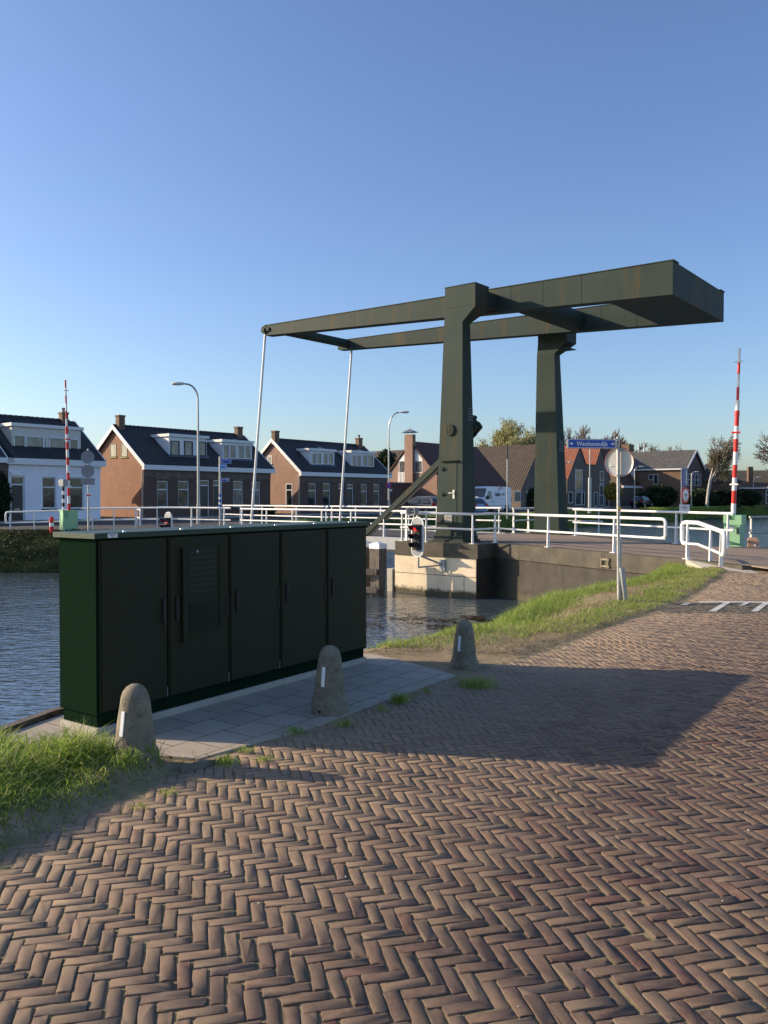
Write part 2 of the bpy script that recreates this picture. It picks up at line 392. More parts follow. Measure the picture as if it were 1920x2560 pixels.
def leafm(name,cols,trans=.3):
    t=NT(name); r=t.n('ShaderNodeNewGeometry').outputs['Random Per Island']
    n=len(cols); c=t.ramp(r,[(i/(n-1),k) for i,k in enumerate(cols)])
    t.set(c,.55,0,.3)
    tr=t.n('ShaderNodeBsdfTranslucent'); t.l(c,tr.inputs[0]); mx=t.n('ShaderNodeMixShader'); mx.inputs[0].default_value=trans
    out=t.t.nodes['Material Output']; t.l(t.p.outputs[0],mx.inputs[1]); t.l(tr.outputs[0],mx.inputs[2]); t.l(mx.outputs[0],out.inputs[0]); return t.m
M['blade']=leafm('grass blades',[(.17,.27,.04),(.23,.35,.05),(.32,.43,.08),(.15,.25,.03),(.5,.48,.22),(.26,.37,.06)],.5)
M['bankblade']=leafm('shade toned grass blades',[(.03,.045,.013),(.048,.06,.02),(.065,.06,.03)],.25)  # darker grass colours, with the shade of the left bank put in
M['strawblade']=leafm('dry grass blades',[(.28,.21,.10),(.18,.17,.06),(.34,.27,.14)],.3)
M['willow']=leafm('willow leaves',[(.28,.28,.12),(.38,.37,.17),(.31,.30,.15)],.45)
M['birchleaf']=leafm('birch catkins',[(.16,.13,.07),(.22,.19,.10),(.14,.13,.05)],.3)
M['budleaf']=leafm('budding leaves',[(.22,.15,.08),(.17,.14,.07),(.26,.18,.08)],.3)
M['yewleaf']=leafm('conifer needles',[(.012,.022,.01),(.03,.045,.015),(.05,.06,.02)],.1)
M['hedgeleaf']=leafm('hedge leaves',[(.015,.03,.012),(.03,.05,.015),(.02,.04,.012)],.2)
M['yellowleaf']=leafm('yellow bush leaves',[(.32,.25,.04),(.4,.3,.05),(.25,.22,.05)],.3)
M['wood']=flat('weathered grey timber',(.12,.10,.08),.85,0,.35,8,(.045,.03,.022),(3,3,.5),(.5,.7),.4)
M['mooringcap']=flat('white plastic cap',(.75,.76,.78),.45,0,.04,4)
M['carbrown']=flat('taupe car paint',(.17,.145,.12),.25,.5,.04,3)
M['carsilver']=flat('silver car paint',(.42,.43,.45),.25,.6,.04,3)
M['carblue']=flat('light blue car paint',(.16,.26,.36),.25,.5,.04,3)
M['carblack']=flat('black car paint',(.015,.016,.02),.2,.3,.04,3)
M['vanwhite']=flat('white van paint',(.74,.76,.8),.3,0,.03,3)
M['tyre']=flat('tyre rubber',(.012,.012,.012),.8,0,.1,10)
M['taillight']=flat('red tail light',(.55,.01,.015),.2,0,.05,5)
M['plate']=flat('yellow number plate',(.65,.45,.03),.4,0,.05,5)
def emis(name,c,s):
    t=NT(name); t.set(c,.3); t.p.inputs['Emission Color'].default_value=(*c,1); t.p.inputs['Emission Strength'].default_value=s; return t.m
M['redlamp']=emis('lit red signal lamp',(.9,.02,.02),1.3)
M['lens']=flat('dark green lens',(.01,.06,.05),.15,0,.1,5)
M['lensred']=flat('dark red lens',(.12,.01,.01),.15,0,.1,5)
M['lampglass']=flat('lamp cover',(.62,.6,.56),.2,0,.1,5)
M['litter']=flat('pale pebbles',(.6,.57,.5),.8,0,.1,5)
M['weed']=groundm('floating weed',(.035,.022,.012),(.07,.045,.025),(.10,.08,.05),3)
M['markwhite']=flat('road marking white brick',(.55,.54,.5),.8,0,.12,6,(.25,.22,.18),(1,1,1),(.6,.8),.2)
M['bumpgrey']=groundm('grey concrete block',(.10,.088,.07),(.15,.135,.105),(.19,.16,.11),2)
M['pillar']=flat('reddish brick pillar',(.34,.20,.14),.85,0,.2,10)
# ------------------------------------------------------------------ heights and edges
BANK=[(-6.6,-6),(-4.6,-1),(-2.66,5.45),(-2.42,6.2),(-.62,8.7),(-.1,8.75),(.62,9.45),(1.45,10.9),(2.1,12.3),(3.0,14.4),(4.3,15.9),(5.5,17.1),(6.5,18.8),(7.3,21),(9.5,26)]
ROADE=[(-3.6,-4),(-2.55,1.5),(-2.1,2.9),(-1.72,3.95),(-1.48,4.55),(-1.14,5.12),(-.45,5.90),(.64,7.50),(1.24,8.25),(2.6,10.1),(4.4,12.5),(6.3,15.8),(7.35,17.6),(9,24)]
def polyd(P, x, y):
    """signed distance to polyline, positive to the right of travel"""
    best=np.full(np.shape(x),1e9); sg=np.ones(np.shape(x))
    for (x0,y0),(x1,y1) in zip(P[:-1],P[1:]):
        dx,dy=x1-x0,y1-y0; L=dx*dx+dy*dy
        t=np.clip(((x-x0)*dx+(y-y0)*dy)/L,0,1); ex=x-(x0+t*dx); ey=y-(y0+t*dy); d=np.hypot(ex,ey)
        s=np.where((dx*(y-y0)-dy*(x-x0))<=0,1.,-1.)
        m=d<best-1e-9; best=np.where(m,d,best); sg=np.where(m,s,sg)
    return best*sg
def vnoise(x,y,sc,seed=0):
    r=np.random.default_rng(seed).random((64,64)); x=np.asarray(x)*sc+100;y=np.asarray(y)*sc+100
    xi=np.floor(x).astype(int);yi=np.floor(y).astype(int);fx=x-xi;fy=y-yi;fx=fx*fx*(3-2*fx);fy=fy*fy*(3-2*fy)
    g=lambda i,j:r[(xi+i)%64,(yi+j)%64]
    return (g(0,0)*(1-fx)+g(1,0)*fx)*(1-fy)+(g(0,1)*(1-fx)+g(1,1)*fx)*fy
def sms(a,b,x): t=np.clip((x-a)/(b-a),0,1); return t*t*(3-2*t)
def road_h(x,y):
    return .15*sms(14.5,21,y)+.018*(vnoise(x,y,.6,1)-.5)+.012*(vnoise(x,y,1.7,2)-.5)
def ground_h(x,y):
    x=np.asarray(x,float);y=np.asarray(y,float)
    d=polyd(BANK,x,y); dr=polyd(ROADE,x,y)   # d>0 inland, dr>0 on the road
    verge=.085*sms(.0,.14,-dr)+.05*(vnoise(x,y,2.2,3)-.4)*sms(0,.3,-dr)+.03*(vnoise(x,y,7,4)-.5)*sms(-.1,.15,-dr)
    verge=verge*np.where((y>5.0)&(y<8.6),.0,np.where(y>=8.6,.4,1))
    sand=.007*sms(.3,-.1,dr)*vnoise(x,y,3,8)-.0078+.0022*vnoise(x,y,5,5)
    padm=(y>5.0)&(y<8.6)
    z=road_h(x,y)+verge+np.where(padm&(dr<0),.0,sand)-.11*sms(14.5,20,y)*sms(0,.8,-dr)-.15*sms(9.8,11.5,y)*sms(1.1,.1,d)*(1-.6*sms(15,18,y))
    w=np.where(y<8.9,.12,1.5)
    z=z-2.1*sms(0,1,-d/w)
    return z
# ------------------------------------------------------------------ setting
def grid(name,x0,x1,y0,y1,st_,hf,mats,matf=None,**kw):
    nx=int((x1-x0)/st_)+1; ny=int((y1-y0)/st_)+1
    X,Y=np.meshgrid(np.linspace(x0,x1,nx),np.linspace(y0,y1,ny)); Z=hf(X,Y)
    co=np.stack([X.ravel(),Y.ravel(),Z.ravel()],1)
    i=np.arange(nx*ny).reshape(ny,nx); f=np.stack([i[:-1,:-1],i[:-1,1:],i[1:,1:],i[1:,:-1]],-1).reshape(-1,4)
    o=npmesh(name,co,f.ravel(),[4]*len(f),mats,smooth=True,**kw)
    if matf is not None:
        cx=(X[:-1,:-1]+X[1:,1:])/2; cy=(Y[:-1,:-1]+Y[1:,1:])/2
        o.data.polygons.foreach_set('material_index',matf(cx,cy).ravel().astype(np.int32))
    return o
grid('ground',-6.6,14.0,-1.0,24.0,.09,ground_h,[M['earth'],M['sand']],lambda x,y:(polyd(ROADE,x,y)>-.05),kind='structure')
b=MB(); b.quad([(14.0,-60,-.03),(300,-60,-.03),(300,60,-.03),(14,23.0,-.03)]); b.quad([(-6,-60,-.035),(14.0,-60,-.035),(14.0,-1,-.035),(-6,-1,-.035)])
b.build('land',M['earth'],kind='structure')
b=MB(); b.quad([(-3000,-3000,-1.95),(3000,-3000,-1.95),(3000,3000,-1.95),(-3000,3000,-1.95)]); b.build('terrain',M['farturf'],kind='structure')
b=MB(); b.quad([(-120,-90,-1.5),(160,-90,-1.5),(420,400,-1.5),(-60,240,-1.5)]); b.build('canal_water',M['water'],kind='structure')
# west bank: cross sections swept along the far shore, in bridge axes
CR=[(-13.4,-70),(-13.4,75),(-9.5,113),(6,168),(80,300)]
prof=[(1.6,-1.75,0),(1.1,-1.35,0),(.3,-.35,0),(0,-.08,0),(-1.2,.0,1),(-1.9,.02,1),(-8.2,.06,1),(-8.3,.16,2),(-9.9,.18,2),(-60,.2,0),(-900,.2,0)]
rows=[]
pts=[]
for k,(s,t) in enumerate(CR):
    n=1 if k==len(CR)-1 else int(max(2,math.hypot(CR[k+1][0]-s,CR[k+1][1]-t)/4))
    for j in range(n):
        if k<len(CR)-1: pts.append((s+(CR[k+1][0]-s)*j/n,t+(CR[k+1][1]-t)*j/n))
        else: pts.append((s,t))
b=MB(); vs=[]
for i,(s,t) in enumerate(pts):
    for (ds,z,_) in prof:
        w=.12*math.sin(t*1.7+ds)+.1*math.sin(t*.63) if ds>-.5 else 0
        zz=z+(.05*math.sin(t*2.3+ds*3) if ds>-.5 and ds<1.2 else 0)
        vs.append(B(s+ds+w,t,zz))
n=len(prof)
for j in range(n-1):
    b.add([],[])
fs=[];ms=[]
for i in range(len(pts)-1):
    for j in range(n-1):
        fs.append((i*n+j,(i+1)*n+j,(i+1)*n+j+1,i*n+j+1)); ms.append({0:0,1:1,2:2}[prof[j+1][2]])
b.v=[tuple(p) for p in vs]; b.f=fs; b.m=ms; b.sm=[False]*len(fs)
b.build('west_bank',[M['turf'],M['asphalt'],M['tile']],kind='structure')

# herringbone brick road -------------------------------------------------
def herring():
    W=.0565; L=.163; th=R(13.0); ca,sa=math.cos(th),math.sin(th)
    k=np.arange(-480,480); m=np.arange(-80,130); K_,M_=np.meshgrid(k,m); K_=K_.ravel(); M_=M_.ravel()
    ox=K_*W+M_*L; oy=-K_*W+M_*L
    cx=np.concatenate([ox+L/2,ox+L+W/2]); cy=np.concatenate([oy+W/2,oy+L/2]); hh_=np.concatenate([np.ones(len(ox)),np.zeros(len(ox))])
    c=np.stack([cx,cy,hh_],1); X=cx*ca-cy*sa; Y=cx*sa+cy*ca
    k=(np.abs(X)<16)&(Y>1)&(Y<20); c=c[k];X=X[k];Y=Y[k]
    dr=polyd(ROADE,X,Y)
    view=(X<.62*Y+3.2)&(X>-.62*Y-1.2)&(X<12.5)
    far=Y<17.4-.25*(X-7.35)
    X=X+.035*(vnoise(X,Y,.9,51)-.5)+.012*(vnoise(X,Y,2.7,52)-.5); Y=Y+.035*(vnoise(X,Y,.8,53)-.5)+.012*(vnoise(X,Y,2.7,54)-.5)
    keep=(dr>-.13+.14*vnoise(X,Y,4,11))&(Y>1.9)&far&view
    return c[keep],X[keep],Y[keep],dr[keep],W,L,ca,sa
def bricks():
    c,X,Y,dr,W,L,ca,sa=herring(); n=len(X)
    hz=c[:,2]>.5
    gap=.0024
    a=np.where(hz,L/2,W/2)-gap/1; bb=np.where(hz,W/2,L/2)-gap
    a=a-rng.random(n)**2*.004; bb=bb-rng.random(n)**2*.003
    rot=rng.normal(0,.022,n); jx=rng.normal(0,.0018,n); jy=rng.normal(0,.0018,n)
    z0=road_h(X,Y)+rng.normal(0,.0011,n)-.0025*(rng.random(n)<.05)-.006*sms(.42,0,dr)*vnoise(X,Y,2,12)
    tx=rng.normal(0,.007,n); ty=rng.normal(0,.007,n)
    ch=.0013+.0013*rng.random(n)
    PT=[(-1,-1,1,0),(-.42,-1,0,0),(.08,-1,0,0),(.5,-1,0,0),(1,-1,-1,0),(1,-1,0,1),(1,-.35,0,0),(1,.3,0,0),(1,1,0,-1),(1,1,-1,0),(.45,1,0,0),(-.05,1,0,0),(-.5,1,0,0),(-1,1,1,0),(-1,1,0,-1),(-1,.35,0,0),(-1,-.3,0,0),(-1,-1,0,1)]
    NP=len(PT)
    cut=.0015+.010*rng.random((n,NP))**5
    side=rng.normal(0,.0011,(n,NP)); chip=(rng.random((n,NP))<.035)*rng.random((n,NP))*.008
    layers=[]
    for k,(ins,dz) in enumerate(((0,-.03),(0,-ch),(ch,0))):
        for q,(fx,fy,cx,cy) in enumerate(PT):
            e_=side[:,q]-chip[:,q]*(1 if k==2 else .4)+(rng.normal(0,.0005,n) if k else 0)
            onx=abs(fx)==1; ony=abs(fy)==1
            px=fx*(a-(ins if onx else 0))+cx*cut[:,q]+(fx*e_ if onx else 0)
            py=fy*(bb-(ins if ony else 0))+cy*cut[:,q]+(fy*e_ if ony else 0)
            layers.append(np.stack([px,py,np.broadcast_to(dz,(n,))+(rng.normal(0,.0006,n) if k==2 else 0)],1))
    P=np.stack(layers,1)
    lx=P[:,:,0]*np.cos(rot)[:,None]-P[:,:,1]*np.sin(rot)[:,None]+jx[:,None]
    ly=P[:,:,0]*np.sin(rot)[:,None]+P[:,:,1]*np.cos(rot)[:,None]+jy[:,None]
    wx=X[:,None]+lx*ca-ly*sa; wy=Y[:,None]+lx*sa+ly*ca
    wz=z0[:,None]+P[:,:,2]+lx*tx[:,None]+ly*ty[:,None]
    co=np.stack([wx,wy,wz],-1).reshape(-1,3)
    f=[]
    for k in range(2):
        for q in range(NP): f.append((k*NP+q,k*NP+(q+1)%NP,(k+1)*NP+(q+1)%NP,(k+1)*NP+q))
    f=np.array(f); top=np.arange(2*NP,3*NP)
    base=(np.arange(n)*3*NP)[:,None]
    quads=(base[:,:,None]+f[None]).reshape(n,-1); tops=base+top[None]
    flatf=np.concatenate([quads,tops],1).ravel(); sizes=np.tile(np.array([4]*(2*NP)+[NP]),n)
    print('BRICKS',n)
    o=npmesh('brick_road',co,flatf,sizes,[M['paver'],M['bumpgrey'],M['markwhite']],kind='structure')
    tb=(Y>11.62)&(Y<12.8)&(X>4.0); mi=np.where(tb,1,0); o.data.polygons.foreach_set('material_index',np.repeat(mi,2*NP+1).astype(np.int32))
    return o
bricks()
# ------------------------------------------------------------------ speed table
def roadquad(b,p,dz,mi=0): b.quad([(x,y,float(road_h(x,y))+dz) for x,y in p],mi)
sb=lambda px,py:(gp(px,py).x,gp(px,py).y)
b=MB()
def rq(P): b.quad([(x,y,float(road_h(x,y))+.0065) for x,y in P])
for k in range(24): x0=4.86+k*.3; rq([(x0,12.70),(x0+.29,12.69),(x0+.29,12.84),(x0,12.85)])
for k in range(13):
    x0=4.62+k*.60
    for f0,f1 in ((0,.24),(.25,.49),(.5,.74),(.75,.98)):
        if k==0 and f1>.4: continue
        q=lambda f,w: (x0+w-.60*f,12.69-.92*f)
        rq([q(f0,0),q(f1,0),q(f1,.105),q(f0,.105)])
    q=lambda f,w: (x0+.31+w-.60*f,12.69-.92*f)
    if k>0: rq([q(0,0),q(.36,0),q(.36,.08),q(0,.08)])
b.build('road_marking',M['markwhite'],kind='structure')
# ------------------------------------------------------------------ utility cabinet
C0=gp(242,1845); C1=gp(915,1658)
cd=(C1-C0); CL=cd.length; crz=math.atan2(cd.y,cd.x)
cab=E('utility_cabinet','long dark green roadside cabinet of five doors standing on a concrete footing at the water','cabinet',(C0.x,C0.y,0),crz)
CD=.42   # local: x along front, y to the back (water)
b=MB(); b.box((0,0,-.1),(CL,CD,.063)); b.build('footing',M['conclight'],cab)
b=MB(); b.box((.015,.02,.063),(CL-.015,CD-.02,.152)); b.build('plinth',M['cab'],cab)
b=MB(); b.box((0,0,.15),(CL,CD,1.36)); b.build('body',M['cab'],cab)
b=MB(); 
b.box((-.03,-.035,1.36),(CL+.03,CD+.03,1.397),0,.004); b.build('roof',M['cabroof'],cab)
for k in range(6):
    b=MB(); x=.25+k*.52; b.lathe([(.012,0),(.012,.006),(.007,.010),(0.001,.011)],10,(x,.02,1.397)); b.build('roof_bolt',M['chrome'],cab)
ed=[.012,.603,1.225,1.825,2.456,CL-.012]
for k in range(5):
    x0,x1=ed[k]+.006,ed[k+1]-.006
    b=MB(); b.box((x0,-.018,.17),(x1,.0-.001,1.345),0,.003)
    b.box((x0+.012,-.026,.18),(x0+.05,-.0185,1.335))
    d=b.build('door',M['cabdoor'],cab)
    hx=(x1-.035) if k==0 else (x0+.075)
    b=MB(); b.box((hx-.011,-.038,.72),(hx+.011,-.0265 if k else -.0185,.90),0,.004); b.box((hx-.016,-.030,.735),(hx+.016,-.0265 if k else -.0185,.885)); b.build('handle',M['black'],d)
    if k>0:
        b=MB(); b.box((ed[k]-.03,-.024,.69),(ed[k]-.014,-.0185,.86)); b.build('handle',M['black'],d)
    b=MB(); b.box((x1-.004,-.022,.17),(x1,-.0185,.24)); b.build('seal',M['galv'],d)
    if k==1:
        b=MB(); vx0,vx1=x0+.12,x1-.10
        b.box((vx0,-.024,.62),(vx1,-.0185,1.27)); b.box((vx0,-.045,.55),(vx0+.045,-.0245,1.255))
        b.box((vx1-.008,-.03,.62),(vx1,-.0245,1.27))
        g=b.build('grille_panel',M['cabdoor'],d)
        b=MB()
        for r in range(8):
            z=1.225-r*.043
            for c in range(15):
                x=vx0+.075+c*.0185
                b.quad([(x,-.0255,z-.014),(x+.009,-.0255,z-.014),(x+.017,-.0255,z+.014),(x+.008,-.0255,z+.014)])
        b.build('perforation',M['slot'],g,kind='stuff')
        b=MB()
        for r in range(8):
            z=.845-r*.03
            b.extr([(-.0245,z),(-.036,z-.016),(-.035,z-.019),(-.0245,z-.004)],'x',vx0+.075,vx1-.03)
        b.build('louvre',M['cabdoor'],g)
        b=MB(); x=vx0+.15; z=1.225
        b.quad([(x+.004,-.028,z+.013),(x+.011,-.028,z+.012),(x+.008,-.028,z+.003),(x+.014,-.028,z+.003),(x+.004,-.028,z-.014),(x+.006,-.028,z-.002),(x,-.028,z-.002)]); b.build('lightning_emblem',M['signwhite'],g)
b=MB(); b.box((.07,-.0395,1.364),(.15,-.0355,1.392),0); b.text('ENERGIEKAST',.0085,(.11,-.0405,1.382),(1,0,0),(0,0,1),1,.0003); b.text('2.101',.0085,(.11,-.0405,1.371),(1,0,0),(0,0,1),1,.0003)
b.build('name_plate',[M['signwhite'],M['black']],cab)
# tile pavement round the cabinet
inv=Matrix.Rotation(-crz,4,'Z')@Matrix.Translation((-C0.x,-C0.y,0))
pad=[(-2.68,5.50),(-1.95,5.33),(-1.16,5.14),(-.45,5.91),(.1,6.75),(.66,7.55),(.2,8.2),(-.15,8.62),(-.62,8.72),(-2.42,6.17)]
b=MB(); pl=[inv@Vector((x,y,0)) for x,y in pad]; b.prism([(p.x,p.y) for p in pl],-.05,.012)
o=b.build('pavement',M['tile'],kind='structure'); o.location=(C0.x,C0.y,0); o.rotation_euler=(0,0,crz)
# quay timber
b=MB()
for (x0,y0),(x1,y1) in (((-4.6,-1),(-2.68,5.45)),((-2.68,5.45),(-2.44,6.2)),((-2.44,6.2),(-.64,8.76))):
    b.bar((x0-.05,y0,-.0),(x1-.05,y1,-.0),.07,.09)
    b.bar((x0-.06,y0,-.8),(x1-.06,y1,-.8),.04,1.6)
b.build('quay_edge',M['wood'],label='weathered timber edging of the quay behind the long green cabinet',category='quay edge')
# ------------------------------------------------------------------ bollards
def bollard():
    r=E('bollard','sunlit domed concrete bollard at the near end of the green cabinet, in grass','bollard',(0,0,0),0,'concrete bollards along the road edge')
    b=MB(); n=24; prof=[(.150,-.12),(.149,.0),(.147,.09),(.142,.105),(.124,.135),(.119,.16),(.103,.30),(.090,.40),(.083,.44),(.071,.475),(.052,.500),(.028,.514),(.004,.518)]
    vs=[];fs=[]
    for i,(rr,z) in enumerate(prof):
        for k in range(n):
            a=2*PI*k/n; q=rr
            if z<.12:   # flattened faces low down
                q=rr*min(1.0,.93/max(abs(math.cos(((a+PI/4)%(PI/2))-PI/4)),.01)) if z<.1 else rr*.99
            q*=1+.012*math.sin(a*5+z*31)+.008*math.sin(a*9-z*50)
            vs.append((q*math.cos(a),q*math.sin(a),z))
    for i in range(len(prof)-1):
        for k in range(n): fs.append((i*n+k,i*n+(k+1)%n,(i+1)*n+(k+1)%n,(i+1)*n+k))
    b.add(vs,fs,0,True); b.add(vs,[tuple(range((len(prof)-1)*n,len(prof)*n))],0,True)
    b.build('post',M['bollard'],r)
    b=MB(); a=R(-118)
    ca,sa=math.cos(a),math.sin(a)
    def P(rad,tan,z): return (ca*rad-sa*tan,sa*rad+ca*tan,z)
    b.hexa([P(.107,-.013,.225),P(.107,.013,.225),P(.118,.013,.225),P(.118,-.013,.225),P(.086,-.013,.37),P(.086,.013,.37),P(.099,.013,.37),P(.099,-.013,.37)])
    b.build('reflector_strip',M['signwhite'],r)
    b=MB(); b.disc(P(.1485,-.01,.045),.011,(ca,sa,0),.004,12); b.build('bolt_hole',M['dark'],r)
    return r
bo=bollard(); p=gp(331,1925); bo.location=(p.x,p.y+.06,-.01)
p=gp(823,1790); b2=dup(bo,(p.x,p.y+.08,0),R(4),'shaded domed concrete bollard in front of the middle of the green cabinet')
p=gp(1163,1672); b3=dup(bo,(p.x,p.y+.08,-.05),R(-6),'domed concrete bollard beside the sandy grass verge past the cabinet end',None,.98)

# ------------------------------------------------------------------ bridge approaches and piers
DZ=.17
FR=-ANG
frame=lambda name,label,cat,s,t,z=0,group=None: E(name,label,cat,B(s,t,z),FR,group)
def stw(p): 
    s,t=st(p); return (s,t)
east=[(8.3,-2.0),(11.48,-2.0),(11.48,-.97),stw((7.07,19.3)),stw((7.62,17.6)),stw((12,17.0)),stw((13.2,22.5)),stw((10.9,23.6)),stw((9.15,25.3)),(12.6,4.95),(12.4,6.9),(8.3,6.9)]
def inset(poly,d):
    n=len(poly); out=[]
    ar=sum(poly[i][0]*poly[(i+1)%n][1]-poly[(i+1)%n][0]*poly[i][1] for i in range(n)); sg=1 if ar>0 else -1
    for i in range(n):
        p0=Vector(poly[i-1]);p1=Vector(poly[i]);p2=Vector(poly[(i+1)%n])
        e1=(p1-p0).normalized();e2=(p2-p1).normalized()
        n1=Vector((-e1.y,e1.x))*sg;n2=Vector((-e2.y,e2.x))*sg
        m=(n1+n2); m=m/max(m.length_squared,.3)*2*1
        out.append((p1.x+m.x*d,p1.y+m.y*d))
    return out
b=MB(); pts_=[(-3.2,-2.2,.5),(-6.6,-3.4,1.3),(-9.2,-4.9,1.9),(-12.1,-6.8,2.3),(-14.4,-8.4,2.6),(-16.5,-11.5,2.6),(-16.5,-16,2.2)]
for k in range(len(pts_)-1):
    for q0_,q1_,z0_,z1_ in ((0,.12,.12,.1),(.12,.6,.1,-.7),(.6,1,-.7,-1.7)):
        (s0_,t0_,w0_),(s1_,t1_,w1_)=pts_[k],pts_[k+1]
        b.quad([B(s0_+w0_*q0_*.5,t0_-w0_*q0_*1.1,z0_),B(s1_+w1_*q0_*.5,t1_-w1_*q0_*1.1,z0_),B(s1_+w1_*q1_*.5,t1_-w1_*q1_*1.1,z1_),B(s0_+w0_*q1_*.5,t0_-w0_*q1_*1.1,z1_)],0 if q0_>0 else 1)
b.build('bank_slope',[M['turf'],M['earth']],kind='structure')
ea=frame('bridge_abutment','pale plastered and mossy concrete abutment carrying the near bridge tower','abutment',0,0)
b=MB(); b.prism(east,-.28,DZ); b.build('capping',M['conc'],ea)
b=MB(); b.prism(inset(east,.05),-2.1,-.281); b.build('wall',M['concdark'],ea)
# plaster facing on the pier
b=MB(); b.box((8.27,-1.975,-1.36),(11.42,-1.90,-.281)); b.box((8.33,-2.0,-1.9),(11.44,-1.88,-1.362)); 
b.build('plaster_face',M['plaster'],ea)
b=MB(); b.box((8.26,-1.98,-.86),(11.43,-1.972,-.845)); b.box((10.98,-1.982,-1.9),(10.992,-1.972,-.86)); b.build('panel_joint',M['dark'],ea)
b=MB(); b.box((7.98,-2.02,-1.6),(8.2,-1.75,-.75)); b.box((8.2,-1.95,-1.3),(8.3,-1.85,-1.1)); b.build('fender_pile',M['conclight'],ea)
b=MB(); b.box((10.3,-2.012,-.28),(11.5,-2.001,.168)); b.build('patched_cap',M['conc'],ea)
# sloping wing at the road end
w0,w1,w2=Vector((7.07,19.3,0)),Vector((7.55,17.2,0)),Vector((8.0,17.2,0))
b=MB(); b.hexa([(7.05,19.35,-1.2),(6.95,16.75,-.3),(7.75,16.4,-.3),(7.9,19.2,-1.2),(7.05,19.35,.172),(6.98,17.3,-.02),(7.75,16.6,.02),(7.9,19.2,.172)])
b.build('wing',M['conclight'],ea,True)
# wall bracket
bw=at(1516,1407,22.3); 
b=MB(); dv=(Vector((7.07,19.3))-Vector((3.49,26.1))).normalized(); nn=Vector((-dv.y,dv.x)) 
if nn.x>0: nn=-nn
tt=(bw.x-3.49)/dv.x if False else None
k=(1516-960)/F; q=(k*26.1-3.49)/(dv.x-k*dv.y); wp=Vector((3.49,26.1))+dv*q; zc=at(960,1407,wp.y).z
c=Vector((wp.x,wp.y,zc))+Vector((nn.x,nn.y,0))*.03; dx=Vector((dv.x,dv.y,0))
for dz in (-.09,.09): b.bar(c-dx*.16+Vector((0,0,dz)),c+dx*.16+Vector((0,0,dz)),.05,.05)
for sx in (-.12,.12): b.bar(c+dx*sx+Vector((0,0,-.13)),c+dx*sx+Vector((0,0,.13)),.06,.05)
b.build('lamp_bracket',M['ochre'],ea,True)
wa=frame('bridge_abutment','concrete abutment carrying the far end of the opening span by the street','abutment',-1.2,0)
west=[(0,-1.9),(0,6.9),(-5,6.9),(-10.6,9.5),(-13.6,9.5),(-13.6,-7.4),(-12.1,-6.6),(-9.2,-4.7),(-6.6,-3.2),(-3,-1.9)]
b=MB(); b.prism(west,-.28,DZ-.02); b.build('capping',M['conc'],wa)
b=MB(); b.prism(inset(west,.05),-2.1,-.281); b.build('wall',M['conc'],wa)
# road surfaces over the approaches
rd=[(8.3,-.5),(11.3,-.35),stw((7.55,19.0)),stw((7.9,17.0)),stw((13,16.5)),stw((12.3,22.3)),stw((10.5,23.0)),stw((8.75,24.9)),(12.2,4.35),(11.6,5.1),(8.3,5.1)]
b=MB(); b.prism(rd,DZ-.02,DZ+.006)
o=b.build('bridge_road',M['deckbrick'],kind='structure'); o.location=B(0,0,0); o.rotation_euler=(0,0,FR)
b=MB(); b.prism([(-1.25,-.4),(-1.25,5.1),(-7,5.6),(-14.4,8),(-14.4,-7.5),(-9,-4),(-5,-1.2)],DZ-.03,DZ-.012)
o=b.build('approach_road',M['asphalt'],kind='structure'); o.location=B(0,0,0); o.rotation_euler=(0,0,FR)
# transition sheet from paving up onto the bridge
b=MB(); P=[(6.3,15.2),(7.2,17.1),(7.6,17.9),(13,17.2),(13,15.2)]
nx=30
for i in range(nx):
    for j in range(12):
        x0=6.9+i*.32;x1=x0+.32;y0=16.2+j*.28;y1=y0+.28
        if y0>17.5-.25*(x0-7.35)-.45 and polyd(ROADE,np.array(x0),np.array(y0))>-.15: b.quad([(x,y,float(road_h(x,y))+.002+.02*sms(18,19.5,y)) for x,y in ((x0,y0),(x1,y0),(x1,y1),(x0,y1))])
b.build('ramp_road',M['deckbrick'],kind='structure')

# ------------------------------------------------------------------ drawbridge
br=frame('drawbridge','dark green balance beam drawbridge with two tall towers and a boxy counterweight','drawbridge',0,0)
def tower(name_lab,head,legtop,legbase,z0,zk0,zk1,zt,headf):
    # leg: frustum, head block with cranked corbel on the +s side
    (s0,s1,t0,t1)=legbase;(a0,a1,c0,c1)=legtop;(h0,h1,d0,d1)=head
    b=MB()
    b.hexa([(s0,t0,z0),(s1,t0,z0),(s1,t1,z0),(s0,t1,z0),(a0,c0,zk0),(a1,c0,zk0),(a1,c1,zk0),(a0,c1,zk0)])
    b.hexa([(a0,c0,zk0),(a1,c0,zk0),(a1,c1,zk0),(a0,c1,zk0),(h0,d0,zk1),(h1,d0,zk1),(h1,d1,zk1),(h0,d1,zk1)])
    b.box((h0,d0,zk1),(h1,d1,zt-.012))
    b.box((h0-.015,d0-.015,zt-.02),(h1+.015,d1+.015,zt))
    b.box((h0-.006,d0-.006,zt-.68),(h1+.006,d1+.006,zt-.66))
    o=b.build('tower',M['steel'],br,label=name_lab)
    b=MB(); b.box((s0-.09,t0-.09,z0-.02),(s1+.09,t1+.09,z0+.05)); b.box((s0-.03,t0-.03,z0+.05),(s1+.03,t1+.03,z0+.18)); b.build('foot_plate',M['steel'],o)
    return o
nt=tower('tower nearest the camera, with a door, rosette and bent head bracket',(9.89,11.03,-1.44,-.63),(9.86,10.56,-1.44,-1.0),(9.53,10.57,-1.44,-.60),.19,7.16,7.585,8.33,None)
ft=tower('second tower behind the road, in the shade of the beams',(9.75,10.95,5.05,5.86),(9.72,10.45,5.03,5.5),(9.52,10.60,5.18,6.0),.19,7.02,7.45,7.9,None)
